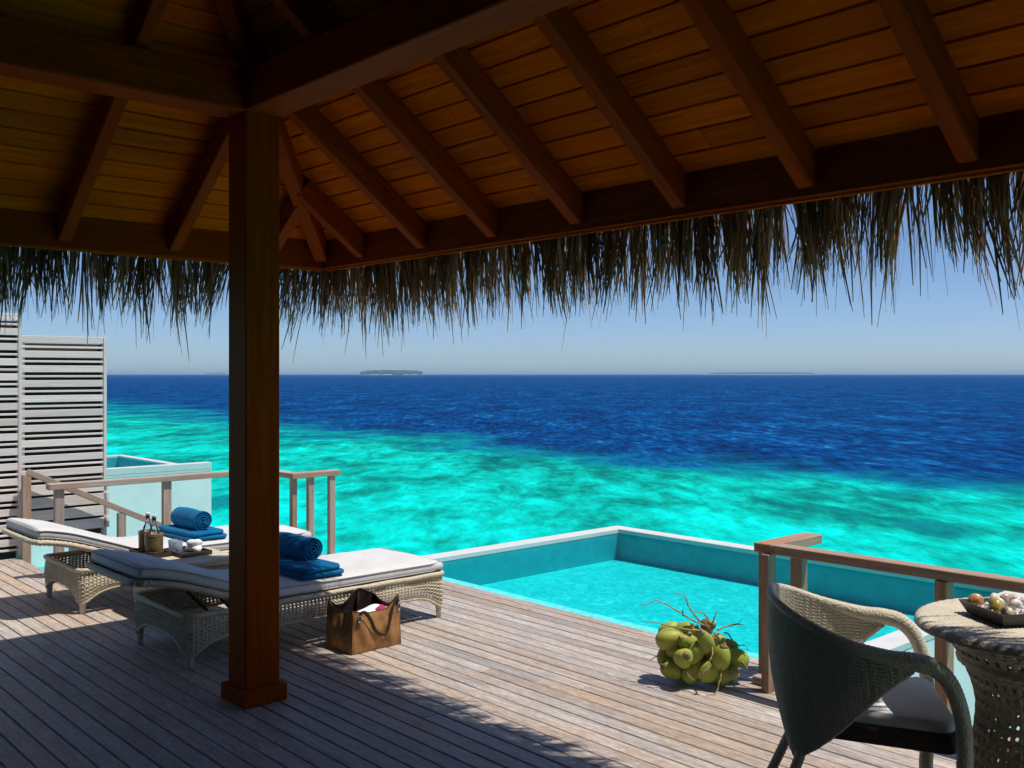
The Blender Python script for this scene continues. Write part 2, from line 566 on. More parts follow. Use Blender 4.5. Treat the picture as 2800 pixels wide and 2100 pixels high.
def sea_mat():
    k = Mat("sea_over_reef")
    # x' runs along the view's right hand, y' out to sea
    tc = k.new("ShaderNodeTexCoord")
    mp = k.new("ShaderNodeMapping"); mp.inputs["Rotation"].default_value = (0, 0, R(-YAW))
    k.lk(tc.outputs["Object"], mp.inputs[0])
    vec = mp.outputs[0]
    sp = k.new("ShaderNodeSeparateXYZ"); k.lk(vec, sp.inputs[0])
    lat, dep = sp.outputs[0], sp.outputs[1]
    # reef edge: distance out as a function of the position along the shore
    ml = k.new("ShaderNodeMapRange"); ml.inputs[1].default_value = -80; ml.inputs[2].default_value = 60
    k.lk(lat, ml.inputs[0])
    fc = k.new("ShaderNodeFloatCurve")
    pts = [(-80, 150), (-43.6, 108), (-25, 80), (-14.7, 64), (-3.9, 52), (3.3, 40), (8.8, 34.5), (14.5, 30.5), (60, 16)]
    cu = fc.mapping.curves[0]
    P = [((a + 80) / 140.0, b / 200.0) for a, b in pts]
    cu.points[0].location = P[0]; cu.points[1].location = P[-1]
    for p in P[1:-1]: cu.points.new(*p)
    fc.mapping.update()
    k.lk(ml.outputs[0], fc.inputs["Value"])
    edge = k.math('MULTIPLY', fc.outputs[0], 200.0)
    en = k.noise(vec, 0.16, 6, 0.62, 0.4)
    wob = k.math('MULTIPLY', k.math('SUBTRACT', en, 0.5), k.math('MULTIPLY', edge, 0.75))
    diff = k.math('ADD', k.math('SUBTRACT', dep, edge), wob)
    rel = k.math('DIVIDE', diff, k.math('MULTIPLY', edge, 0.21))
    t = k.new("ShaderNodeMapRange")
    t.inputs[1].default_value = -1.0; t.inputs[2].default_value = 1.0
    k.lk(rel, t.inputs[0])
    # reef flat: pale sand, weed and rounded coral heads (stretched out to sea, so they read as rounded from the shore)
    def sv(q):
        nd = k.new("ShaderNodeVectorMath", operation='MULTIPLY'); nd.inputs[1].default_value = (1.0, q, 1.0)
        k.lk(vec, nd.inputs[0]); return nd.outputs[0]
    big = k.noise(sv(0.50), 0.30, 5, 0.60, 0.4)
    mid = k.noise(sv(0.42), 1.1, 5, 0.66, 0.5)
    relr = k.new("ShaderNodeMapRange"); relr.inputs[1].default_value = 0.28; relr.inputs[2].default_value = 0.95
    k.lk(k.math('DIVIDE', dep, edge), relr.inputs[0])
    patch = k.math('ADD', k.math('ADD', k.math('MULTIPLY', big, 0.52), k.math('MULTIPLY', mid, 0.48)), k.math('MULTIPLY', relr.outputs[0], -0.10))
    reef = k.ramp(patch, [(0.28, (0.0, 0.12, 0.14)), (0.37, (0.0, 0.24, 0.20)), (0.43, (0.0, 0.38, 0.31)), (0.49, (0.0, 0.53, 0.46)), (0.55, (0.0, 0.66, 0.60)), (0.64, (0.0, 0.76, 0.71))])
    vm = sv(0.50)
    vo = k.new("ShaderNodeTexVoronoi"); vo.inputs["Scale"].default_value = 0.42; vo.inputs["Randomness"].default_value = 1.0
    wv = k.new("ShaderNodeVectorMath", operation='ADD')
    nz = k.new("ShaderNodeTexNoise"); nz.inputs["Scale"].default_value = 1.3; nz.inputs["Detail"].default_value = 4
    k.lk(vm, nz.inputs["Vector"])
    sc = k.new("ShaderNodeVectorMath", operation='SCALE'); sc.inputs["Scale"].default_value = 0.9
    k.lk(nz.outputs["Color"], sc.inputs[0]); k.lk(vm, wv.inputs[0]); k.lk(sc.outputs[0], wv.inputs[1])
    k.lk(wv.outputs[0], vo.inputs["Vector"])
    csep = k.new("ShaderNodeSeparateColor"); k.lk(vo.outputs["Color"], csep.inputs[0])
    size = k.math('MULTIPLY', k.math('SUBTRACT', csep.outputs[0], 0.60, clamp=True), 1.0)
    head = k.new("ShaderNodeMapRange"); head.interpolation_type = 'SMOOTHSTEP'
    head.inputs[1].default_value = -0.06; head.inputs[2].default_value = 0.12
    k.lk(k.math('SUBTRACT', size, vo.outputs["Distance"]), head.inputs[0])
    reef = k.mix(k.math('MULTIPLY', head.outputs[0], 0.8), reef, (0.0, 0.17, 0.19))
    chop = k.math('ADD', k.math('MULTIPLY', k.noise(sv(0.35), 0.25, 4, 0.6), 0.30),
                  k.math('ADD', k.math('MULTIPLY', k.noise(sv(0.30), 1.3, 3, 0.6), 0.35), k.math('MULTIPLY', k.noise(sv(0.24), 3.4, 3, 0.65), 0.35)))
    deep = k.ramp(chop, [(0.37, (0.0, 0.007, 0.043)), (0.45, (0.0, 0.022, 0.105)), (0.51, (0.0, 0.042, 0.168)), (0.57, (0.0, 0.085, 0.27)), (0.66, (0.05, 0.24, 0.48))])  # light and dark of the wave slopes put into the deep water colour
    fine = k.math('ADD', k.math('MULTIPLY', k.noise(sv(0.40), 1.4, 3, 0.6, 0.2), 0.40), k.math('MULTIPLY', k.noise(sv(0.26), 4.6, 4, 0.7), 0.60))
    reef = k.mix(0.5, reef, k.ramp(fine, [(0.36, 0.42), (0.46, 0.82), (0.54, 1.05), (0.64, 1.55)]), 'MULTIPLY')  # light and dark of the wavelets multiplied into the reef colour
    slope = k.ramp(t.outputs[0], [(0.0, 0.0), (0.35, 0.35), (0.6, 0.85), (0.8, 1.0)])
    shelf = k.mix(k.ramp(t.outputs[0], [(0.15, 0.0), (0.55, 0.8)]), reef, (0.0, 0.20, 0.30))
    col = k.mix(slope, shelf, deep)
    waves = k.math('ADD', k.noise(vec, 0.7, 5, 0.62, 0.4), k.math('MULTIPLY', k.noise(vec, 3.2, 4, 0.6), 0.35))
    nb = k.new("ShaderNodeBump"); nb.inputs["Strength"].default_value = 0.6; nb.inputs["Distance"].default_value = 0.3
    k.lk(waves, nb.inputs["Height"])
    k.n.remove(k.b)
    di = k.new("ShaderNodeBsdfDiffuse"); k.lk(col, di.inputs[0]); k.lk(nb.outputs[0], di.inputs["Normal"])
    gl = k.new("ShaderNodeBsdfGlossy"); gl.inputs["Roughness"].default_value = 0.12; k.lk(nb.outputs[0], gl.inputs["Normal"])
    fr = k.new("ShaderNodeFresnel"); fr.inputs["IOR"].default_value = 1.33; k.lk(nb.outputs[0], fr.inputs["Normal"])
    mx = k.new("ShaderNodeMixShader")
    k.lk(k.math('MULTIPLY', fr.outputs[0], 0.07), mx.inputs[0]); k.lk(di.outputs[0], mx.inputs[1]); k.lk(gl.outputs[0], mx.inputs[2])
    k.lk(mx.outputs[0], k.out.inputs[0])
    return k.m
M_SEA = sea_mat()
M_SAND = plain_mat("coral_sand", (0.62, 0.58, 0.48), rough=0.9, vary=0.1, scale=0.05)
M_ISLTREE = plain_mat("island_palm_canopy", (0.045, 0.075, 0.03), rough=0.9, vary=0.5, scale=0.08)
# ================================================================== SETTING
# ---- sea: one sheet out to the horizon
def make_sea():
    v = [(0, 0, 0)]; f = []
    rings = [6, 14, 30, 60, 120, 300, 800, 2000, 4500, 9000]
    seg = 96
    for r in rings:
        for k in range(seg):
            a = 2 * math.pi * k / seg
            v.append((r * math.cos(a), r * math.sin(a), 0))
    for k in range(seg):
        f.append((0, 1 + k, 1 + (k + 1) % seg))
    for i in range(len(rings) - 1):
        for k in range(seg):
            a = 1 + i * seg + k; b = 1 + i * seg + (k + 1) % seg
            f.append((a, a + seg, b + seg, b))
    o = link("sea", mesh_from("sea", v, f, M_SEA), mw=Matrix.Translation((0, 0, SEA_Z)))
    tag(o, "turquoise sea over the reef turning deep blue towards the horizon", None, None, "structure")
make_sea()

VIEW = Vector((-math.sin(R(YAW)), math.cos(R(YAW)), 0))
RGT = Vector((math.cos(R(YAW)), math.sin(R(YAW)), 0))

def island(px0, px1, dist, hgt, label, seed):
    rs = np.random.default_rng(seed)
    x0 = (px0 - 1400) / 2683 * dist; x1 = (px1 - 1400) / 2683 * dist
    c = VIEW * dist + RGT * ((x0 + x1) / 2)
    half = (x1 - x0) / 2
    rot = math.atan2(RGT.y, RGT.x)
    M = Matrix.Translation((c.x, c.y, SEA_Z)) @ Matrix.Rotation(rot, 4, 'Z')
    mb = MB()
    prof = [(1.08, -2.0), (1.04, 0.6), (0.98, 2.0), (0.7, 3.0), (0.0, 3.4)]
    v = []; f = []
    seg = 48
    for r, z in prof:
        for k in range(seg):
            a = 2 * math.pi * k / seg
            v.append((half * r * math.cos(a), half * 0.45 * r * math.sin(a), z))
    for i in range(len(prof) - 1):
        for k in range(seg):
            a = i * seg + k; b = i * seg + (k + 1) % seg
            f.append((a, b, b + seg, a + seg))
    mb.add(v, f)
    isl = mb.build("island", M_SAND, smooth=True, mw=M)
    tag(isl, label, None, None, "structure")
    # wood on the island: many rounded crowns in one far mass
    tb = MB()
    n = int(60 + half * 0.5)
    for _ in range(n):
        a = rs.uniform(0, 2 * math.pi); rr = math.sqrt(rs.uniform(0, 1)) * 0.95
        px, py = half * rr * math.cos(a), half * 0.42 * rr * math.sin(a)
        s = hgt * rs.uniform(0.28, 0.5)
        top = hgt * (0.55 + 0.45 * math.sqrt(max(0, 1 - rr ** 4))) * rs.uniform(0.85, 1.0)
        vv = []; ff = []
        for i in range(5):
            th = math.pi * i / 4
            for k in range(7):
                ph = 2 * math.pi * k / 7 + i * 0.4
                j = rs.uniform(0.8, 1.15)
                vv.append((px + s * 1.6 * j * math.sin(th) * math.cos(ph), py + s * 1.6 * j * math.sin(th) * math.sin(ph), max(1.0, top - s + s * math.cos(th) * j)))
        for i in range(4):
            for k in range(7):
                ff.append((i*7+k, i*7+(k+1) % 7, (i+1)*7+(k+1) % 7, (i+1)*7+k))
        tb.add(vv, ff)
    t = tb.build("tree_canopy", M_ISLTREE, isl, local=Matrix.Identity(4))
    t["kind"] = "stuff"
island(986, 1158, 5400, 26, "small dark wooded island on the horizon right of the post", 3)
island(1932, 2236, 8000, 19, "long pale wooded island far off on the right horizon", 5)
island(560, 618, 8200, 13, "tiny pale island on the horizon left of the post", 8)

# ---- deck: boards laid along X, each one an object
deck = empty("deck", (-4.0, 2.5, 0), label="weathered timber sun deck of long narrow boards", kind="structure")
BW, BT, GAP = 0.1, 0.030, 0.0088
def deck_rows():
    k = -23
    while True:
        y0 = 2.333 + BW * k
        if y0 + BW > 5.045: break
        yc = y0 + BW / 2
        if yc < 2.74: xa, xb = -9.78, 2.6
        elif yc < 4.64: xa, xb = -8.62, 2.6
        else: xa, xb = -8.05, -2.93
        yield k, yc, xa, xb
        k += 1
rs = random.Random(4)
for k, yc, xa, xb in deck_rows():
    x = xa
    first = rs.uniform(1.5, 5.5)
    while x < xb - 0.01:
        L = first if x == xa else rs.choice([4.2, 4.8, 5.4, 6.0])
        x1 = min(xb, x + L)
        if xb - x1 < 0.7: x1 = xb
        dz = rs.uniform(-0.0012, 0.0012)
        timber("deck_board", (x + 0.0015, yc, -BT / 2 + dz), (x1 - 0.0015, yc, -BT / 2 + dz), BW - GAP, BT, M_DECK, deck, b=0.003)
        x = x1
# edge board facing the pool and joists below
timber("edge_board", (-8.05, 5.036, -0.085), (-2.93, 5.036, -0.085), 0.02, 0.10, M_RAIL, deck)
for jx in (-9.3, -8.3, -7.3, -6.3, -5.3, -4.3, -3.3, -2.3, -1.3, -0.3, 0.7, 1.7):
    timber("joist", (jx, 0.06, -0.112), (jx, 4.6 if jx > -8.4 else 2.7, -0.112), 0.06, 0.16, M_STRUT, deck)
for (cx, cy) in ((-9.95, 3.36), (-8.3, 2.4), (-8.3, 4.5), (-5.2, 4.4), (-2.4, 4.3)):
    mb = MB(); mb.lathe([(0.0, SEA_Z - 0.6), (0.13, SEA_Z - 0.6), (0.13, 0.13 if cx < -9.9 else -0.2), (0.0, 0.13 if cx < -9.9 else -0.2)], 18)
    mb.build("pile", M_PILE, deck, smooth=False, mw=Matrix.Translation((cx, cy, 0)))
fl = MB(); fl.box((-9.78, -4.4, -0.20), (6.0, 0.02, -0.004))
tag(fl.build("villa_floor", M_STRUT), "dark timber floor of the villa behind the deck", None, None, "structure")

# ---- villa rooms behind the deck (they close the back and the right of the veranda)
vw = empty("villa_wall", (0, -1.3, 0), label="dark timber villa wall closing the veranda behind the viewer", kind="structure")
for k in range(22):
    timber("wall_board", (-6.0 + 0.45 * k, -1.3, 0.0), (-6.0 + 0.45 * k, -1.3, 3.6), 0.444, 0.05, M_STRUT, vw, up=(0, 1, 0))
for k in range(9):
    timber("wall_board", (3.0, -1.0 + 0.45 * k, 0.0), (3.0, -1.0 + 0.45 * k, 3.6), 0.05, 0.444, M_STRUT, vw, up=(0, 1, 0))

# ---- pavilion: post, beams, rafters, ceiling planks, fascia and thatch
pav = empty("thatched_pavilion", (-4.71, 2.46, 0), label="dark timber pavilion roof on a square post with a ragged palm thatch fringe", cat="pavilion")
TH = math.atan(0.737); CT, ST = math.cos(TH), math.sin(TH)
EAVE = 3.54
RZ0 = 2.437                      # underside of the rafters where they meet the fascia (b = 3.50)
RH, RWD = 0.13, 0.072
XR, YB = 4.5, -3.3
RIDGE = (EAVE + YB) / 2
M_RIGHT = Matrix.Identity(4)
M_LEFT = Matrix(((0, -1, 0, -5.79 + EAVE), (1, 0, 0, 0), (0, 0, 1, 0), (0, 0, 0, 1)))
M_BACK = Matrix(((-1, 0, 0, 0), (0, -1, 0, 2 * RIDGE), (0, 0, 1, 0), (0, 0, 0, 1)))
def zr(b): return RZ0 + 0.737 * (3.50 - b)

# post with its plinth
PX0, PX1, PY0, PY1 = -4.805, -4.612, 2.360, 2.553
post = timber("post", ((PX0+PX1)/2, (PY0+PY1)/2, 0.0), ((PX0+PX1)/2, (PY0+PY1)/2, 3.05), PX1-PX0, PY1-PY0, M_BEAM, pav, up=(0, 1, 0), b=0.005)
plb = timber("post_base", (PX0-0.03, (PY0+PY1)/2, 0.045), (PX1+0.03, (PY0+PY1)/2, 0.045), PY1-PY0+0.06, 0.086, M_BEAM, post, b=0.006)
# beams
timber("beam", (PX0-0.01, (PY0+PY1)/2, 3.145), (XR-0.9, (PY0+PY1)/2, 3.145), 0.206, 0.205, M_BEAM, pav, b=0.006)
timber("beam", ((PX0+PX1)/2, YB+0.9, 3.142), ((PX0+PX1)/2, PY0-0.004, 3.142), 0.206, 0.203, M_BEAM, pav, b=0.006)
timber("beam", ((PX0+PX1)/2, YB+1.08, 3.142), (XR-0.9, YB+1.08, 3.142), 0.206, 0.203, M_BEAM, pav, b=0.006)

def rafter(M, a, b_lo, b_hi, w=RWD, h=RH, name="rafter"):
    n = Vector((0, ST, CT))
    p0 = Vector((a, b_lo, zr(b_lo))) + n * (h / 2)
    p1 = Vector((a, b_hi, zr(b_hi))) + n * (h / 2)
    up = (M.to_3x3() @ n)
    timber(name, M @ p0, M @ p1, w, h, M_BEAM, pav, up=up, b=0.004)
for k in range(-1, 15):
    a = -5.28 + 0.635 * k
    if a < -5.5 or a > 3.9: continue
    be = max(RIDGE, -2.25 - a, a - 0.96)
    if be < 3.4: rafter(M_RIGHT, a, 3.495, be)
for k in range(10):
    a = 3.11 - 0.635 * k
    be = max(RIDGE, a, 0.24 - a)
    if a > YB + 0.3 and be < 3.4: rafter(M_LEFT, a, 3.495, be)
# hip rafter along the corner
def hip(c, t):
    c = Vector(c); t = Vector(t); d = (t - c)
    hd = Vector((d.x, d.y, 0)).normalized()
    up = Vector((0, 0, 1))
    timber("hip_rafter", c + Vector((0, 0, 0.10)), t + Vector((0, 0, 0.10)), 0.082, 0.17, M_BEAM, pav, up=up, b=0.004)
zt = zr(RIDGE)
hip((-5.752, 3.502, zr(3.502) - 0.008), (-2.37, RIDGE, zt))
hip((4.46, 3.502, zr(3.502) - 0.008), (1.08, RIDGE, zt))

# ceiling planks on the two slopes in view
def planks(M, amin, amax, nsplit, seed):
    rr = random.Random(seed)
    wr = 0.115 * CT
    b_hi = 3.515
    up = 0.1615
    while b_hi > RIDGE + 0.02:
        b_lo = max(RIDGE, b_hi - wr)
        g = 0.0018
        lo_b, hi_b = b_lo + g, b_hi - g
        A0 = amin(b_hi) + 0.01; A1 = amax(b_hi) - 0.01
        cuts = [A0]
        if A1 - A0 > 2.0:
            for q in range(nsplit):
                cuts.append(A0 + (A1 - A0) * (q + rr.uniform(0.5, 1.2)) / (nsplit + 1))
        cuts.append(A1)
        for i in range(len(cuts) - 1):
            first, last = i == 0, i == len(cuts) - 2
            def ends(b):
                s = (amin(b) + 0.01) if first else cuts[i] + 0.0015
                e = (amax(b) - 0.01) if last else cuts[i + 1] - 0.0015
                return s, e
            v = []
            ins = 0.004; t = 0.02
            for bb, off in ((lo_b + ins * CT, 0), (hi_b - ins * CT, 0), (lo_b, 0.006), (hi_b, 0.006), (lo_b, t), (hi_b, t)):
                s, e = ends(bb)
                z = zr(bb) + up
                for aa in (s, e):
                    v.append((aa, bb + ST * off, z + CT * off))
            f = [(0, 2, 3, 1), (0, 1, 5, 4), (2, 6, 7, 3), (4, 5, 9, 8), (6, 10, 11, 7), (8, 9, 11, 10), (0, 4, 6, 2), (4, 8, 10, 6), (1, 3, 7, 5), (5, 7, 11, 9)]
            c = Vector(((v[0][0] + v[1][0]) / 2, (lo_b + hi_b) / 2, v[0][2]))
            v = [(p[0] - c.x, p[1] - c.y, p[2] - c.z) for p in v]
            link("ceiling_plank", mesh_from("ceiling_plank", v, f, M_ROOF), pav, mw=M @ Matrix.Translation(c))
        b_hi = b_lo
planks(M_RIGHT, lambda b: -2.25 - b, lambda b: 0.96 + b, 2, 21)
planks(M_LEFT, lambda b: 0.24 - b, lambda b: b, 1, 22)

# fascia boards and the pale batten along their foot
timber("fascia_board", (-5.79, EAVE - 0.018, 2.512), (XR, EAVE - 0.018, 2.512), 0.034, 0.204, M_BEAM, pav, b=0.003)
timber("fascia_board", (-5.79 + 0.018, YB, 2.512), (-5.79 + 0.018, EAVE - 0.038, 2.512), 0.034, 0.204, M_BEAM, pav, b=0.003)
timber("batten", (-5.80, EAVE + 0.012, 2.405), (XR, EAVE + 0.012, 2.405), 0.022, 0.014, M_ROOF, pav, b=0.002)
timber("batten", (-5.79 - 0.012, YB, 2.405), (-5.79 - 0.012, EAVE - 0.002, 2.405), 0.022, 0.014, M_ROOF, pav, b=0.002)

# thatch cover: a thick hipped layer over the planks
def hip_cover():
    off0, off1 = 0.05, 0.30
    def ring(out, dz):
        zz = zr(EAVE + out) + 0.1615 + dz
        zrg = zr(RIDGE) + 0.1615 + dz
        x0, x1, y0, y1 = -5.79 - out, XR + out, YB - out, EAVE + out
        return [(x0, y0, zz), (x1, y0, zz), (x1, y1, zz), (x0, y1, zz), (-2.37, RIDGE, zrg), (1.08, RIDGE, zrg)]
    lo = ring(0.13, off0); hi = ring(0.16, off1)
    v = lo + hi
    def faces(o): return [(o+3, o+2, o+5, o+4), (o+0, o+3, o+4), (o+1, o+0, o+4, o+5), (o+2, o+1, o+5)]
    f = [tuple(reversed(q)) for q in faces(0)] + faces(6)
    for a, b in ((0, 1), (1, 2), (2, 3), (3, 0)):
        f.append((a, b, b + 6, a + 6))
    m = mesh_from("thatch_cover", v, f, M_THATCHTOP)
    return link("thatch_cover", m, pav, mw=Matrix.Identity(4))
hip_cover()

# thatch fringe hanging from the eaves
def fringe():
    V = []; F = []; T = []
    def strand(root, tip, bend, w, tone, fac):
        root = np.array(root); tip = np.array(tip); bend = np.array(bend)
        n0 = len(V)
        side = np.array((math.cos(fac), math.sin(fac), 0.0))
        for q, ww in ((0, 0.8), (0.35, 1.0), (0.7, 0.8), (1.0, 0.3)):
            p = root * (1 - q) + tip * q + bend * (4 * q * (1 - q)) * 0.5
            V.append(p - side * w * ww * 0.5); V.append(p + side * w * ww * 0.5)
            T.extend((tone * (0.7 + 0.3 * q),) * 2)
        for q in range(3):
            a = n0 + q * 2
            F.append((a, a + 1, a + 3, a + 2))
    rr = random.Random(77)
    def run(M, a0, a1, dens=1.0):
        a = a0
        while a < a1:
            cl = rr.gauss(-0.03, 0.12)            # lean of the tuft along the eave
            out = rr.uniform(0.0, 0.22)
            root_b = EAVE + rr.uniform(0.03, 0.16)
            L = rr.choice([0.36, 0.42, 0.46, 0.5, 0.56]) * rr.uniform(0.9, 1.08)
            nst = int(rr.randint(12, 22) * dens)
            tone_c = rr.uniform(0.1, 0.75)
            spread = rr.uniform(0.012, 0.04)
            for _ in range(nst):
                ra = a + rr.gauss(0, spread)
                rb = root_b + rr.gauss(0, 0.022)
                rz = zr(rb) + 0.18 + rr.uniform(-0.05, 0.05)
                Ls = L * (1 - abs(rr.gauss(0, 0.26)))
                if rr.random() < 0.06: Ls = L * rr.uniform(1.0, 1.16)
                lean = cl + rr.gauss(0, 0.06)
                if rr.random() < 0.05: lean += rr.gauss(0, 0.3)
                o2 = out + rr.gauss(0, 0.07)
                d = np.array((lean, o2, -1.0)); d /= np.linalg.norm(d)
                tip = np.array((ra - (ra - a) * 0.85, rb, rz)) + d * Ls
                tip[1] = max(tip[1], EAVE + 0.02)
                bend = (rr.gauss(0, 0.012), rr.uniform(-0.01, 0.02), 0)
                tone = min(1.0, max(0.0, tone_c + rr.gauss(0, 0.2)))
                if rr.random() < 0.05: tone = 1.0
                p0 = M @ Vector((ra, rb, rz)); p1 = M @ Vector(tip); bb = M.to_3x3() @ Vector(bend)
                strand(p0, p1, bb, rr.uniform(0.0045, 0.0125), tone, rr.uniform(0, math.pi))
            a += rr.uniform(0.008, 0.042)
    run(M_RIGHT, -5.95, 1.6)
    run(M_RIGHT, 1.6, 4.5, 0.5)
    run(M_LEFT, 0.0, 3.70)
    run(M_LEFT, -3.3, 0.0, 0.5)
    m = bpy.data.meshes.new("thatch_fringe")
    m.from_pydata([tuple(p) for p in V], [], F)
    at = m.attributes.new("tone", 'FLOAT', 'POINT')
    at.data.foreach_set("value", T)
    m.materials.append(M_THATCH)
    o = link("thatch_fringe", m, pav, mw=Matrix.Identity(4))
    o["kind"] = "stuff"
fringe()

# ---- pool
def make_pool(x0, x1, y0, y1, deep, label, tf=0.175):
    """x0..x1, y0..y1 are the outer faces; the near side (y0) carries the shallow ledge"""
    p = empty("swimming_pool", ((x0 + x1) / 2, (y0 + y1) / 2, 0), label=label, cat="pool")
    t = 0.175
    zb = SEA_Z - 0.5
    zt = -0.05
    def wall(lo, hi):
        MB().box(lo, hi).build("wall", M_PLASTER, p)
    wall((x0, y0, zb), (x0 + t, y1, zt)); wall((x1 - t, y0, zb), (x1, y1, zt))
    wall((x0 + t, y1 - tf, zb), (x1 - t, y1, zt)); wall((x0 + t, y0, zb), (x1 - t, y0 + 0.04, zt - 0.08))
    def cop(a, b, w):
        timber("coping", a, b, w, 0.048, M_COPING, p, b=0.004)
    e = 0.003
    cop((x0 + t/2, y0 + 0.002, -0.024), (x0 + t/2, y1 - tf - 0.001, -0.024), t + 2*e)
    cop((x1 - t/2, y0 + 0.002, -0.024), (x1 - t/2, y1 - tf - 0.001, -0.024), t + 2*e)
    cop((x0 - e, y1 - tf/2, -0.024), (x1 + e, y1 - tf/2, -0.024), tf + 2*e)
    # tiled lining
    def sheet(name, q, m):
        mesh_o = mesh_from(name, q, [(0, 1, 2, 3)], m)
        link(name, mesh_o, p, mw=Matrix.Identity(4))
    xi0, xi1, yi0, yi1 = x0 + t + 0.004, x1 - t - 0.004, y0 + 0.045, y1 - tf - 0.004
    sheet("tile_lining", [(xi0, yi0, deep), (xi0, yi1, deep), (xi0, yi1, -0.052), (xi0, yi0, -0.052)], M_SHADEDTILE)
    sheet("tile_lining", [(xi1, yi1, deep), (xi1, yi0, deep), (xi1, yi0, -0.052), (xi1, yi1, -0.052)], M_SHADEDTILE)
    sheet("tile_lining", [(xi0, yi1, deep), (xi1, yi1, deep), (xi1, yi1, -0.052), (xi0, yi1, -0.052)], M_SHADEDTILE)
    MB().box((xi0, yi0, deep), (xi1, yi0 + 0.24, -0.075)).build("step_ledge", M_LEDGE, p)
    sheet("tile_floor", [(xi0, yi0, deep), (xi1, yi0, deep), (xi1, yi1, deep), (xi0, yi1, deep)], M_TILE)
    sheet("water", [(xi0 + .001, yi0 + .001, -0.04), (xi1 - .001, yi0 + .001, -0.04), (xi1 - .001, yi1 - .001, -0.04), (xi0 + .001, yi1 - .001, -0.04)], M_POOLW)
    return p
make_pool(-7.36, -2.92, 5.06, 8.29, -0.33, "turquoise plunge pool with white coping beside the sunny deck")
npool = make_pool(-22.4, -17.9, 3.0, 8.44, -0.33, "neighbouring pool with a tall pale wall seen behind the left railing")
npool.location.z -= 0.125
timber("raised_coping", (-17.99, 3.0, -0.061), (-17.99, 8.445, -0.061), 0.19, 0.122, M_COPING, npool, b=0.005)

# ---- slatted privacy screens on the left
def screen(y0, y1, zbot, ztop, label, low_boards, ext=0.0):
    s = empty("privacy_screen", (-9.85, (y0 + y1) / 2, 0.0), label=label, cat="screen", group="slatted privacy screens")
    z = ztop
    rr = random.Random(int(y0 * 100))
    wide = True
    lim = zbot + (0.46 if low_boards else 0.0)
    while z - 0.03 > lim:
        h = 0.064 if wide else 0.019
        h = min(h, z - lim)
        j = rr.uniform(-0.003, 0.003)
        timber("slat", (-9.80 + j * 0.5, y0, z - h/2), (-9.80 + j * 0.5, y1, z - h/2), 0.02, h, M_SLAT, s, b=0.002)
        z -= h + rr.uniform(0.025, 0.031)
        wide = not wide
    while z - 0.06 > zbot:
        timber("slat", (-9.795, y0, z - 0.049), (-9.795, y1 + ext, z - 0.049), 0.024, 0.098, M_SLAT, s, b=0.002)
        z -= 0.098 + 0.022
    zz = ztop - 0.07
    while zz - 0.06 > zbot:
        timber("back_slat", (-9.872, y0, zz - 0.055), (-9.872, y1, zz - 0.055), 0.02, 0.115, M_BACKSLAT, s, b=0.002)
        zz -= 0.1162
    for yy in (y0 + 0.02, y1 - 0.0):
        timber("upright", (-9.828, yy, zbot - 0.05), (-9.828, yy, ztop - 0.01 if yy != y1 else ztop), 0.05 if yy != y1 else 0.09, 0.03, M_SLAT, s, up=(0, 1, 0), b=0.002)
    return s
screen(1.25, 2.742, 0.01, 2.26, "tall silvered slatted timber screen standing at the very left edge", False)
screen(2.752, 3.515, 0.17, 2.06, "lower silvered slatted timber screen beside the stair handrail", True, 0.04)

# ---- railings
def railing(name, label, rails, posts, grp, M_RAIL=M_RAIL):
    c = Vector(rails[0][0])
    r = empty(name, (c.x, c.y, 0), label=label, cat="railing", group=grp)
    for a, b, w in rails:
        timber("top_rail", (a[0], a[1], 0.765), (b[0], b[1], 0.765), w, 0.05, M_RAIL, r, b=0.004)
    for x, y, wx, wy in posts:
        timber("baluster", (x, y, -0.15), (x, y, 0.738), wx, wy, M_RAIL, r, up=(0, 1, 0), b=0.003)
    return r
railing("deck_railing", "weathered timber railing behind the two loungers with three posts near the pool",
        [((-8.60, 2.62, 0), (-8.60, 4.65, 0), 0.10), ((-8.549, 4.601, 0), (-8.10, 4.601, 0), 0.10), ((-8.04, 4.55, 0), (-8.04, 5.06, 0), 0.12)],
        [(-8.60, 2.71, 0.05, 0.075), (-8.60, 3.63, 0.05, 0.075), (-8.60, 4.53, 0.05, 0.075), (-8.06, 4.60, 0.06, 0.05), (-8.03, 4.76, 0.05, 0.06), (-8.02, 4.98, 0.05, 0.06)],
        "deck railings")
rr_ = railing("deck_railing", "brown timber railing behind the woven chair and round table",
        [((-2.932, 4.585, 0), (2.6, 4.585, 0), 0.09), ((-2.992, 4.54, 0), (-2.992, 5.05, 0), 0.115)],
        [(-2.965, 4.555, 0.045, 0.075), (-3.085, 4.70, 0.05, 0.05), (-3.055, 5.0, 0.078, 0.06), (-2.03, 4.57, 0.06, 0.075), (-1.0, 4.57, 0.06, 0.075), (0.05, 4.57, 0.06, 0.075)],
        "deck railings", M_RAIL2)
timber("kerb", (-3.10, 4.645, 0.024), (2.6, 4.645, 0.024), 0.09, 0.044, M_RAIL2, rr_, b=0.004)

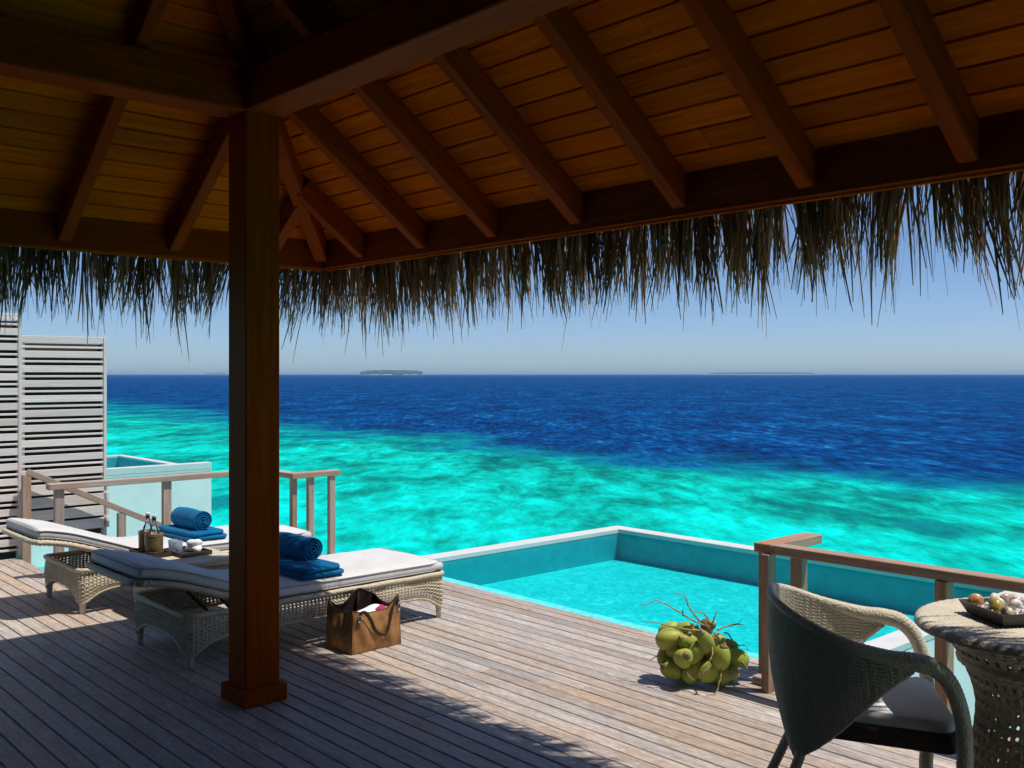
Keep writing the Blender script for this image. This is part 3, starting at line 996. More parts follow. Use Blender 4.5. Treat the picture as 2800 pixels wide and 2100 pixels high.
# ---- stairs down to the water with a sloping handrail
st = empty("stairs", (-9.2, 2.8, 0), label="timber stairs with a sloping handrail going down to the sea", cat="stairs")
for k in range(7):
    z = -0.17 - 0.17 * k; y = 2.90 + 0.30 * k
    timber("tread", (-9.66, y, z), (-8.72, y, z), 0.27, 0.035, M_DECK, st)
for x in (-9.70, -8.69):
    timber("stringer", (x, 2.76, -0.16), (x, 5.1, -1.50), 0.04, 0.2, M_RAIL, st)
timber("handrail", (-9.70, 2.78, 0.80), (-9.70, 5.0, -0.31), 0.06, 0.055, M_RAIL, st)
for y in (2.77, 3.64, 4.6):
    zt_ = 0.80 - 0.5 * (y - 2.78) - 0.03
    timber("baluster", (-9.70, y, zt_ - (0.85 if y > 2.8 else 0.9)), (-9.70, y, zt_), 0.055, 0.075, M_RAIL, st, up=(0, 1, 0))

# ---- thin sea haze: the far islands fade into it
hz = MB(); hz.box((-9400, -9400, SEA_Z - 1.5), (9400, 9400, 18.0))
hk = bpy.data.materials.new("sea_haze"); hk.use_nodes = True
hn = hk.node_tree.nodes; hn.remove(hn["Principled BSDF"])
hv = hn.new("ShaderNodeVolumePrincipled")
hv.inputs["Color"].default_value = (0.42, 0.72, 1.0, 1); hv.inputs["Density"].default_value = 0.00012; hv.inputs["Anisotropy"].default_value = 0.0
hk.node_tree.links.new(hv.outputs[0], hn["Material Output"].inputs["Volume"])
tag(hz.build("haze", hk), "thin bluish sea haze over the lagoon", None, None, "stuff")
# ================================================================== OBJECTS
def rrect(u, hx, hy, r, cy=0.0):
    """point on a rounded rectangle, u in 0..1 by arc length; returns x, y, outward normal, distance to the nearest corner"""
    sx, sy = 2 * (hx - r), 2 * (hy - r)
    q = math.pi * r / 2
    per = 2 * sx + 2 * sy + 4 * q
    d = (u % 1.0) * per
    segs = [('l', sx), ('c', q), ('l', sy), ('c', q), ('l', sx), ('c', q), ('l', sy), ('c', q)]
    ang = [-90, -90, 0, 0, 90, 90, 180, 180]
    start = [(-hx + r, -hy), (hx - r, -hy + r), (hx, -hy + r), (hx - r, hy - r), (hx - r, hy), (-hx + r, hy - r), (-hx, hy - r), (-hx + r, -hy + r)]
    dirs = [(1, 0), None, (0, 1), None, (-1, 0), None, (0, -1), None]
    for i, (t, L) in enumerate(segs):
        if d <= L + 1e-9:
            if t == 'l':
                x = start[i][0] + dirs[i][0] * d; y = start[i][1] + dirs[i][1] * d
                a = R(ang[i]); dc = min(d, L - d) + q / 2
            else:
                a = R(ang[i]) + (d / r if r > 0 else 0)
                x = start[i][0] + r * math.cos(a); y = start[i][1] + r * math.sin(a)
                dc = abs(d - L / 2)
            side = i
            return x, y + cy, (math.cos(a), math.sin(a)), dc, side
        d -= L
    return start[0][0], start[0][1] + cy, (0, -1), q / 2, 0

def slab(hx, hy, h, r, edge, n=6, nc=6, crown=0.0):
    """soft rounded cushion-like slab, z from 0 to h"""
    v = []; f = []
    loops = []
    prof = []
    for k in range(n + 1):
        a = -math.pi / 2 + math.pi * k / n
        prof.append((edge * (math.cos(a) - 1), h / 2 + (h / 2) * math.sin(a)))
    N = 4 * (nc + 3)
    def outline(ins):
        pts = []
        for qx, qy, a0 in ((1, -1, -90), (1, 1, 0), (-1, 1, 90), (-1, -1, 180)):
            rr_ = max(r, 0.001)
            for k in range(nc + 1):
                a = R(a0 + 90 * k / nc)
                pts.append((qx * (hx - rr_) + (rr_ + ins) * math.cos(a), qy * (hy - rr_) + (rr_ + ins) * math.sin(a)))
        return pts
    rings = []
    for ins, z in prof:
        pts = outline(ins)
        rings.append((pts, z))
    for s_, kk in ((0.8, 0.5), (0.5, 0.85), (0.2, 1.0)):
        pts = [(x * s_, y * s_) for x, y in outline(-edge)]
        rings.append((pts, h + crown * kk))
    m = len(rings[0][0])
    for pts, z in rings:
        v.extend([(x, y, z) for x, y in pts])
    for i in range(len(rings) - 1):
        for k in range(m):
            a = i * m + k; b = i * m + (k + 1) % m
            f.append((a, b, b + m, a + m))
    f.append(tuple(range(m))[::-1])
    f.append(tuple((len(rings) - 1) * m + k for k in range(m)))
    return v, f

# ---------------------------------------------------------------- sun loungers
HX, HY, CYL = 0.392, 0.935, 0.135        # half width, half length, centre of the base (local y)
def woven_skirt(hx, hy, cy, ztop, zmid, zleg, cell, parent, flare=0.02):
    per = 4 * (hx + hy)
    nu = int(per / cell); nv = max(5, int(ztop * 0.72 / cell))
    def P(u, v, h):
        x, y, n, dc, side = rrect(u, hx, hy, 0.05, cy)
        zb = zleg + (zmid - zleg) * (1 - math.exp(-(dc / 0.11) ** 1.7))
        z = zb + (ztop - zb) * v
        o = -flare * (1 - v) * (0.4 + 0.6 * math.exp(-dc / 0.1)) * 0 + 0.012 * math.sin(v * math.pi) + h
        return (x + n[0] * o, y + n[1] * o, z)
    v, f = lattice(P, nu, nv, True, 0.43, 0.0035)
    o = link("woven_skirt", mesh_from("woven_skirt", v, f, M_WICKER), parent, local=Matrix.Identity(4))
    solidify(o, 0.009)
    # twisted binding along the arched foot
    pts = []
    for k in range(220):
        x, y, n, dc, side = rrect(k / 220, hx, hy, 0.05, cy)
        zb = zleg + (zmid - zleg) * (1 - math.exp(-(dc / 0.11) ** 1.7))
        pts.append((x - n[0] * 0.003, y - n[1] * 0.003, zb))
    mb = MB(); mb.tube(pts, 0.011, 6, True, wrap=(0.02, 0.18, 1))
    mb.build("bound_edge", M_WICKER, o, smooth=True, local=Matrix.Identity(4))
    return o

def lounger(loc, label):
    L = empty("sun_lounger", loc, 0, label, "sun lounger", "cushioned woven sun loungers")
    I = Matrix.Identity(4)
    woven_skirt(HX, HY, CYL, 0.305, 0.165, 0.075, 0.027, L)
    # top rim
    pts = [rrect(k / 160, HX + 0.006, HY + 0.006, 0.06, CYL)[:2] for k in range(160)]
    mb = MB(); mb.tube([(x, y, 0.308) for x, y in pts], 0.017, 8, True, wrap=(0.03, 0.10, 1))
    mb.build("rim", M_WICKER, L, smooth=True, local=I)
    # legs
    for sx in (-1, 1):
        for yy in (CYL - HY + 0.028, CYL + HY - 0.028):
            mb = MB()
            mb.tube([(sx * (HX - 0.03), yy, 0.0), (sx * (HX - 0.03), yy, 0.045), (sx * (HX - 0.032), yy, 0.10), (sx * (HX - 0.035), yy, 0.20)], [0.017, 0.020, 0.026, 0.03], 10)
            mb.build("leg", M_LEGTIP, L, smooth=True, local=I)
    # flat seat panel and raised back panel of woven cane
    mb = MB(); mb.box((-HX + 0.03, -0.24, 0.296), (HX - 0.03, CYL + HY - 0.02, 0.318)); mb.build("seat_panel", M_WICKER, L, local=I)
    path = [(-0.22, 0.318), (-0.36, 0.340), (-0.60, 0.425), (-0.84, 0.508), (-1.0, 0.545), (-1.06, 0.552)]
    side = spline([(p[0], p[1], 0) for p in path], 26)
    def BP(u, v, h):
        q = side[min(25, int(round(u * 25)))]
        return ((v - 0.5) * 2 * (HX - 0.03), q[0], q[1] - 0.012 + h)
    v, f = lattice(BP, 25, 20, False, 0.30, 0.002)
    bp = link("back_panel", mesh_from("back_panel", v, f, M_WICKER), L, local=I); solidify(bp, 0.012)
    U = [( -HX + 0.01, q[0], q[1] - 0.014) for q in side]
    Uh = [(-HX + 0.03, -1.075, 0.540), (-HX + 0.10, -1.10, 0.543), (0, -1.105, 0.543), (HX - 0.10, -1.10, 0.543), (HX - 0.03, -1.075, 0.540)]
    U2 = [(HX - 0.01, q[0], q[1] - 0.014) for q in reversed(side)]
    mb = MB(); mb.tube(spline(U[::3] + [U[-1]] + Uh + [U2[0]] + U2[3::3], 170), 0.020, 8, False, wrap=(0.03, 0.12, 1))
    mb.build("back_frame", M_WICKER, L, smooth=True, local=I)
    # props that hold the back up
    for sx in (-1, 1):
        mb = MB()
        x = sx * 0.30
        mb.tube([(x, -0.58, 0.385), (x, -0.52, 0.33), (x, -0.44, 0.24), (x, -0.36, 0.16)], [0.012, 0.02, 0.024, 0.02], 6, flat=0.5)
        mb.build("prop", M_STRUT, L, smooth=True, local=I)
    # mattress: swept rounded section that bends up at the back
    cl = spline([(1.075, 0.322, 0), (0.6, 0.322, 0), (0.1, 0.322, 0), (-0.20, 0.324, 0), (-0.36, 0.345, 0), (-0.60, 0.43, 0), (-0.84, 0.514, 0), (-1.0, 0.552, 0), (-1.075, 0.558, 0)], 72)
    hw, th, rc = HX - 0.012, 0.072, 0.028
    sec = []
    for (cx, cz, a0) in ((hw - rc, rc, -90), (hw - rc, th - rc, 0), (-hw + rc, th - rc, 90), (-hw + rc, rc, 180)):
        for k in range(5):
            a = R(a0 + 90 * k / 4)
            sec.append((cx + rc * math.cos(a), cz + rc * math.sin(a)))
        if a0 == 0:
            for t in range(1, 12):
                q = t / 12.0
                sec.append(((hw - rc) * (1 - 2 * q), th + 0.010 * math.sin(math.pi * q) ** 0.6))
    v = []; f = []
    n = len(sec)
    rj = random.Random(int(loc[0] * 100))
    wob = [rj.uniform(-1, 1) for _ in range(40)]
    for i, c in enumerate(cl):
        a = cl[max(0, i - 1)]; b = cl[min(len(cl) - 1, i + 1)]
        ty, tz = b[0] - a[0], b[1] - a[1]; l = math.hypot(ty, tz); ty /= l; tz /= l
        ny, nz = tz, -ty
        if nz < 0: ny, nz = -ny, -nz
        endk = min(1.0, min(i, len(cl) - 1 - i) / 1.5)
        sc = 0.55 + 0.45 * math.sqrt(endk)
        for (sx, sz) in sec:
            zz = th / 2 + (sz - th / 2) * sc
            zz += 0.0025 * math.sin(i * 0.55 + sx * 9 + wob[i % 40]) * (1 if sz > th * 0.5 else 0)
            v.append((sx * (0.97 + 0.03 * endk), c[0] + ny * zz, c[1] + nz * zz))
    for i in range(len(cl) - 1):
        for k in range(n):
            a = i * n + k; b = i * n + (k + 1) % n
            f.append((a, a + n, b + n, b))
    f.append(tuple(range(n))); f.append(tuple((len(cl) - 1) * n + k for k in range(n))[::-1])
    mat_o = link("mattress", mesh_from("mattress", v, f, M_CUSH, True), L, local=I)
    # piping along the upper and lower seams
    for zz, off in ((th - 0.012, 0.004), (0.012, 0.004)):
        loop = []
        for sgn in (1, -1):
            rngi = range(2, len(cl) - 2) if sgn == 1 else range(len(cl) - 3, 1, -1)
            for i in rngi:
                c = cl[i]; a = cl[i - 1]; b = cl[i + 1]
                ty, tz = b[0] - a[0], b[1] - a[1]; l = math.hypot(ty, tz); ty /= l; tz /= l
                ny, nz = tz, -ty
                if nz < 0: ny, nz = -ny, -nz
                loop.append((sgn * (hw + 0.001), c[0] + ny * zz, c[1] + nz * zz))
            e = cl[-1] if sgn == 1 else cl[0]
            yy = e[0] + (-0.003 if sgn == 1 else 0.003)
            loop.append((sgn * (hw - 0.03), yy, e[1] + zz)); loop.append((0, yy, e[1] + zz)); loop.append((-sgn * (hw - 0.03), yy, e[1] + zz))
        mb = MB(); mb.tube(loop, 0.0042, 5, True)
        mb.build("piping", M_PIPE, mat_o, smooth=True, local=I)
    return L
lounger((-7.56, 3.2, 0), "far woven sun lounger with white mattress standing nearest the slatted screen")
lounger((-5.79, 3.2, 0), "near woven sun lounger with white mattress partly hidden by the post")

# ---------------------------------------------------------------- towels
def folded_towel(loc, rz, hx, hy, label, grp):
    t = empty("folded_towel", loc, rz, label, "towel", grp)
    for k in range(2):
        v, f = slab(hx - 0.012 * k, hy - 0.008 * k, 0.036, 0.045, 0.018, 8, 8, 0.004)
        rj = random.Random(k + 3)
        v = [(x * (1 + 0.03 * math.sin(y * 14 + k * 2.1)), y * (1 + 0.045 * math.sin(x * 11 + k * 1.3)), max(0.0, z * (1 - 0.22 * (abs(x) / hx) ** 4 + 0.10 * math.sin(x * 13 + y * 19 + k)))) for x, y, z in v]
        o = link("fold", mesh_from("fold", v, f, M_TOWEL, True), t, local=Matrix.Translation((0.006 * k, -0.004 * k, 0.031 * k + 0.001)))
    return t
def rolled_towel(loc, rz, length, r1, label, grp):
    """spiral sheet rolled about its X axis, lying on z = loc.z"""
    v = []; f = []
    turns = 4.2; n = 110
    outer = []; inner = []
    for k in range(n + 1):
        q = k / n
        a = q * turns * 2 * math.pi
        r = 0.010 + (r1 - 0.010) * q ** 0.9
        th = 0.0125 * (1.0 if q > 0.02 else 0.5)
        outer.append((math.cos(a) * r, math.sin(a) * r)); inner.append((math.cos(a) * max(0.002, r - th), math.sin(a) * max(0.002, r - th)))
    xs = [-length/2, -length/2 + 0.012, -length/4, 0, length/4, length/2 - 0.012, length/2]
    m = 2 * (n + 1)
    for x in xs:
        e = 1.0 if abs(x) < length/2 - 0.001 else 0.965
        for i in range(n + 1):
            w_ = 0.006 * math.sin(i * 0.21) if e < 1 else 0
            sg = 1 + 0.035 * math.sin(x * 19 + i * 0.09) + 0.02 * math.sin(x * 41)
            v.append((x + w_, outer[i][0] * e * sg, outer[i][1] * e * sg))
        for i in range(n, -1, -1):
            v.append((x, inner[i][0] / (e if e else 1), inner[i][1] / e))
    for s_ in range(len(xs) - 1):
        for k in range(m):
            a = s_ * m + k; b = s_ * m + (k + 1) % m
            f.append((a, b, b + m, a + m))
    for s_ in (0, len(xs) - 1):
        o = s_ * m
        for i in range(n):
            q = (o + i, o + i + 1, o + m - 2 - i, o + m - 1 - i)
            f.append(q if s_ else q[::-1])
    o = link("rolled_towel", mesh_from("rolled_towel", v, f, M_TOWEL, True), mw=Matrix.Translation(loc) @ Matrix.Rotation(rz, 4, 'Z') @ Matrix.Rotation(R(200), 4, 'X'))
    return tag(o, label, "towel", grp)
folded_towel((-7.555, 3.39, 0.405), R(3), 0.30, 0.165, "blue folded towel lying flat on the far lounger under a rolled towel", "blue folded towels")
rolled_towel((-7.53, 3.38, 0.464 + 0.083), R(2), 0.42, 0.086, "blue rolled towel with spiral end on the far lounger beside the bottles", "blue rolled towels")
folded_towel((-5.715, 3.31, 0.405), R(3), 0.285, 0.165, "blue folded towel lying flat on the near lounger beside the post", "blue folded towels")
rolled_towel((-5.85, 3.355, 0.464 + 0.083), R(4), 0.42, 0.086, "blue rolled towel with spiral end on the near lounger beside the post", "blue rolled towels")

# ---------------------------------------------------------------- side table and what stands on it
SX, SY = -6.80, 3.0
TZ = 0.395
stb = empty("side_table", (SX, SY, 0), 0, "low woven side table between the two sun loungers", "side table")
I4 = Matrix.Identity(4)
woven_skirt(0.255, 0.27, 0.0, TZ - 0.04, 0.14, 0.07, 0.03, stb)
v, f = slab(0.285, 0.30, 0.045, 0.09, 0.02, 8, 8, 0.002)
link("table_top", mesh_from("table_top", v, f, M_WICKER2, True), stb, local=Matrix.Translation((0, 0, TZ - 0.045)))
for sx in (-1, 1):
    for sy in (-1, 1):
        mb = MB(); mb.tube([(sx * 0.225, sy * 0.24, 0), (sx * 0.225, sy * 0.24, 0.18)], [0.016, 0.024], 8)
        mb.build("leg", M_LEGTIP, stb, smooth=True, local=I4)

def tray(name, loc, rz, hx, hy, h, mat, label, cat, inset=0.0, wall=0.012):
    t = empty(name, loc, rz, label, cat)
    b = MB(); b.cbox(2 * (hx - inset), 2 * (hy - inset), 0.01, 0.002, Matrix.Translation((0, 0, 0.006)))
    b.build("tray_base", mat, t, local=I4)
    for sx, sy in ((1, 0), (-1, 0), (0, 1), (0, -1)):
        mb = MB()
        def q(ix, z, side):
            return ix
        if sx:
            v = [(sx * (hx - inset), -(hy - inset), 0.001), (sx * (hx - inset), (hy - inset), 0.001), (sx * hx, hy, h), (sx * hx, -hy, h),
                 (sx * (hx - inset - wall), -(hy - inset - wall), 0.001), (sx * (hx - inset - wall), (hy - inset - wall), 0.001), (sx * (hx - wall), hy - wall, h), (sx * (hx - wall), -(hy - wall), h)]
        else:
            v = [(-(hx - inset), sy * (hy - inset), 0.001), ((hx - inset), sy * (hy - inset), 0.001), (hx, sy * hy, h), (-hx, sy * hy, h),
                 (-(hx - inset - wall), sy * (hy - inset - wall), 0.001), ((hx - inset - wall), sy * (hy - inset - wall), 0.001), (hx - wall, sy * (hy - wall), h), (-(hx - wall), sy * (hy - wall), h)]
        mb.add(v, [(0, 1, 2, 3), (4, 7, 6, 5), (3, 2, 6, 7), (0, 4, 5, 1), (0, 3, 7, 4), (1, 5, 6, 2)])
        mb.build("tray_wall", mat, t, local=I4)
    return t
tray("wooden_tray", (-6.99, 2.83, TZ + 0.003), R(2), 0.165, 0.085, 0.03, M_TRAYWOOD, "dark wooden tray under the two bamboo cups", "tray")
tray("wooden_tray", (-6.86, 3.05, TZ + 0.003), R(2), 0.155, 0.115, 0.03, M_TRAYWOOD, "dark wooden tray holding the glasses and white towels", "tray")

def cup(loc, label):
    c = empty("bamboo_cup", loc, 0, label, "cup", "bamboo bottle holders")
    mb = MB(); mb.lathe([(0.0, 0.0), (0.058, 0.0), (0.061, 0.004), (0.0625, 0.06), (0.064, 0.146), (0.0635, 0.15), (0.055, 0.15), (0.054, 0.012), (0.0, 0.012)], 28)
    mb.build("cup_body", M_BAMBOO, c, smooth=True, local=I4)
    mb = MB()
    for z in (0.018, 0.134): mb.tube([(0.0635 * math.cos(a), 0.0635 * math.sin(a), z) for a in [2 * math.pi * k / 28 for k in range(28)]], 0.0028, 5, True)
    mb.build("node_ring", M_BAMBOO, c, smooth=True, local=I4)
def bottle(loc, label):
    b = empty("glass_bottle", loc, 0, label, "bottle", "swing top glass bottles")
    mb = MB(); mb.lathe([(0.0, 0.0), (0.032, 0.0), (0.036, 0.006), (0.036, 0.13), (0.030, 0.165), (0.016, 0.195), (0.0135, 0.235), (0.017, 0.238), (0.017, 0.248), (0.011, 0.25), (0.010, 0.20), (0.027, 0.16), (0.032, 0.128), (0.032, 0.01), (0.0, 0.01)], 22)
    mb.build("bottle_body", M_GLASS, b, smooth=True, local=I4)
    mb = MB(); mb.lathe([(0.0, 0.246), (0.0115, 0.247), (0.016, 0.256), (0.014, 0.268), (0.006, 0.274), (0.0, 0.275)], 14)
    mb.build("stopper", M_WHITE, b, smooth=True, local=I4)
    mb = MB()
    mb.tube(spline([(0.018, 0, 0.215), (0.024, 0.006, 0.24), (0.018, 0.002, 0.262), (0, 0, 0.279), (-0.018, 0.002, 0.262), (-0.024, 0.006, 0.24), (-0.018, 0, 0.215)], 24), 0.0018, 5)
    mb.tube([(0.0165 * math.cos(a), 0.0165 * math.sin(a), 0.215) for a in [2 * math.pi * k / 16 for k in range(16)]], 0.002, 4, True)
    mb.build("wire_clip", M_METAL, b, smooth=True, local=I4)
cup((-6.935, 2.835, TZ + 0.015), "brown bamboo cup in front of the other, holding a glass bottle")
cup((-7.075, 2.845, TZ + 0.015), "brown bamboo cup behind the other on the left of the tray")
bottle((-6.935, 2.835, TZ + 0.028), "clear swing top glass bottle in the front bamboo cup")
bottle((-7.075, 2.845, TZ + 0.028), "clear swing top glass bottle in the rear bamboo cup")
def tumbler(loc, label):
    g = empty("glass_tumbler", loc, 0, label, "glass", "tumblers on the tray")
    mb = MB(); mb.lathe([(0.0, 0.0), (0.028, 0.0), (0.030, 0.003), (0.035, 0.082), (0.0325, 0.082), (0.0285, 0.010), (0.0, 0.009)], 22)
    mb.build("glass_body", M_GLASSB, g, smooth=True, local=I4)
tumbler((-6.955, 2.985, TZ + 0.016), "clear glass tumbler behind the other, against the folded blue towel")
tumbler((-6.875, 2.985, TZ + 0.016), "clear glass tumbler in front of the other on the tray")
def small_roll(loc, rz, label):
    v = []; f = []
    for i in range(9):
        x = -0.055 + 0.11 * i / 8
        e = math.sqrt(max(0.05, 1 - (abs(x) / 0.058) ** 4))
        for k in range(12):
            a = 2 * math.pi * k / 12
            r = 0.024 * e * (1 + 0.09 * math.sin(3 * a + i * 1.7) + 0.05 * math.sin(i * 2.3))
            v.append((x, r * math.cos(a), r * math.sin(a)))
    for i in range(8):
        for k in range(12):
            a = i * 12 + k; b = i * 12 + (k + 1) % 12
            f.append((a, a + 12, b + 12, b))
    f.append(tuple(range(12))); f.append(tuple(96 + k for k in range(12))[::-1])
    o = link("white_hand_towel", mesh_from("white_hand_towel", v, f, M_WHITE, True), mw=Matrix.Translation(loc) @ Matrix.Rotation(rz, 4, 'Z'))
    tag(o, label, "towel", "rolled white hand towels")
small_roll((-6.86, 3.085, TZ + 0.037), R(20), "rolled white hand towel lying closest to the glass tumblers")
small_roll((-6.80, 3.105, TZ + 0.037), R(-35), "rolled white hand towel at the outer end of the tray")
small_roll((-6.84, 3.095, TZ + 0.078), R(60), "rolled white hand towel lying on top of the other two")

# ---------------------------------------------------------------- tote bag
def tote():
    b = empty("tote_bag", (-5.19, 3.455, 0), R(1), "tan canvas tote bag with dark leather handles on the deck beside the near lounger", "bag")
    hx, hy = 0.15, 0.185
    # top edge height along the perimeter: corners pulled up, sides sagging
    def top(x, y):
        z = 0.235
        def pk(cx, cy, h, w): return h * math.exp(-((x - cx) ** 2 + (y - cy) ** 2) / (w * w))
        z += pk(hx, hy, 0.075, 0.07)
        z += pk(-hx, hy * 0.35, 0.085, 0.085)
        z += pk(-hx, -hy, 0.06, 0.05)
        z += pk(hx, -hy, 0.025, 0.06)
        z += pk(-hx, hy, 0.03, 0.07)
        return z
    nu, nv = 96, 14
    def P(u, v, inset=0.0):
        x, y, n, dc, side = rrect(u, hx, hy, 0.012)
        t = top(x, y)
        s = 1.0 - 0.05 * v
        bulge = 0.022 * math.sin(math.pi * v) * (1 - math.exp(-dc / 0.06))
        crease = 0.011 * math.sin(14 * u * 2 * math.pi + 5 * v) * v * (1 - v) * 2 - 0.018 * math.exp(-((v - 0.45) / 0.2) ** 2) * math.exp(-dc / 0.05) * 0.4
        o = bulge + crease - inset
        if side == 0: o -= 0.022 * v * math.exp(-((x / hx) ** 2) * 3)     # gusset folds inwards
        return (x * s + n[0] * o, y * s + n[1] * o, 0.004 + (t - 0.004) * v)
    mb = MB(); mb.grid(lambda u, v: P(u, v), nu, nv, cu=True)
    base = [P(k / nu, 0.0) for k in range(nu)]
    mb.add([(p[0], p[1], 0.004) for p in base], [tuple(range(nu))[::-1]])
    body = mb.build("bag_body", M_BAG, b, smooth=True, local=I4)
    mb = MB(); mb.grid(lambda u, v: P(u, 0.12 + 0.88 * v, 0.005), nu, nv, cu=True)
    mb.add([P(k / nu, 0.12, 0.005) for k in range(nu)], [tuple(range(nu))])
    mb.build("lining", M_LINING, b, smooth=True, local=I4)
    mb = MB(); mb.tube([P(k / nu, 1.0, 0.0025) for k in range(nu)], 0.0042, 5, True)
    mb.build("bound_rim", M_LEATHER, body, smooth=True, local=I4)
    # seams down the front corners
    mb = MB()
    for u in (0.0, ):
        pass
    for cx, cy in ((hx, -hy), (hx, hy)):
        pts = []
        bu = min(range(400), key=lambda k: (rrect(k/400, hx, hy, 0.012)[0]-cx)**2 + (rrect(k/400, hx, hy, 0.012)[1]-cy)**2) / 400
        for k in range(12):
            p = P(bu, k / 11); d = Vector((p[0], p[1], 0)).normalized() * 0.002
            pts.append((p[0] + d.x, p[1] + d.y, p[2]))
        mb.tube(pts, 0.0035, 5)
    mb.build("corner_seam", M_BAG, body, smooth=True, local=I4)
    # front handle: hangs down over the face, back handle stands inside
    def strap(pts, nm="handle"):
        m = MB(); m.tube(spline(pts, 40), 0.0125, 6, flat=0.26, up=(1, 0, 0))
        return m.build(nm, M_LEATHER, b, smooth=True, local=I4)
    fx = hx + 0.004
    strap([(fx + 0.004, -0.135, 0.205), (fx + 0.006, -0.128, 0.243), (fx + 0.016, -0.10, 0.247), (fx + 0.020, -0.065, 0.20), (fx + 0.020, -0.03, 0.13), (fx + 0.020, 0.02, 0.092), (fx + 0.020, 0.06, 0.105), (fx + 0.018, 0.085, 0.17), (fx + 0.012, 0.118, 0.27), (fx + 0.006, 0.145, 0.306), (fx, 0.158, 0.275), (fx, 0.162, 0.235)])
    strap([(-hx + 0.012, 0.055, 0.20), (-hx + 0.010, 0.06, 0.26), (-hx + 0.002, 0.063, 0.315), (-hx - 0.012, 0.066, 0.29), (-hx - 0.016, 0.02, 0.22), (-hx - 0.016, -0.06, 0.16), (-hx - 0.014, -0.12, 0.22)])
    for yy, zz in ((-0.135, 0.212), (0.160, 0.243)):
        m = MB(); m.tube([(fx + 0.004 + 0.002, yy + 0.010 * math.cos(a), zz + 0.02 * math.sin(a)) for a in [2 * math.pi * k / 16 for k in range(16)]], 0.003, 5, True)
        m.build("buckle", M_METAL, b, smooth=True, local=I4)
    # cloth inside: white with a pink fold
    def cloth(cx, cy, sx, sy, z, mat, nm, sd):
        rj = random.Random(sd)
        m = MB()
        m.grid(lambda u, v: (cx + (u - 0.5) * sx, cy + (v - 0.5) * sy, z + 0.018 * math.sin(u * 5 + sd) * math.cos(v * 7 + sd) - 0.05 * ((u - 0.5) ** 2 + (v - 0.5) ** 2) * 1.5), 14, 14)
        o = m.build(nm, mat, b, smooth=True, local=I4); solidify(o, 0.006); return o
    cloth(0.05, 0.02, 0.17, 0.30, 0.236, M_WHITE, "white_cloth", 1)
    cloth(0.085, 0.07, 0.10, 0.12, 0.242, M_PINK, "pink_cloth", 4)
M_PINK = cloth_mat("crimson_cloth", (0.42, 0.03, 0.10))
tote()

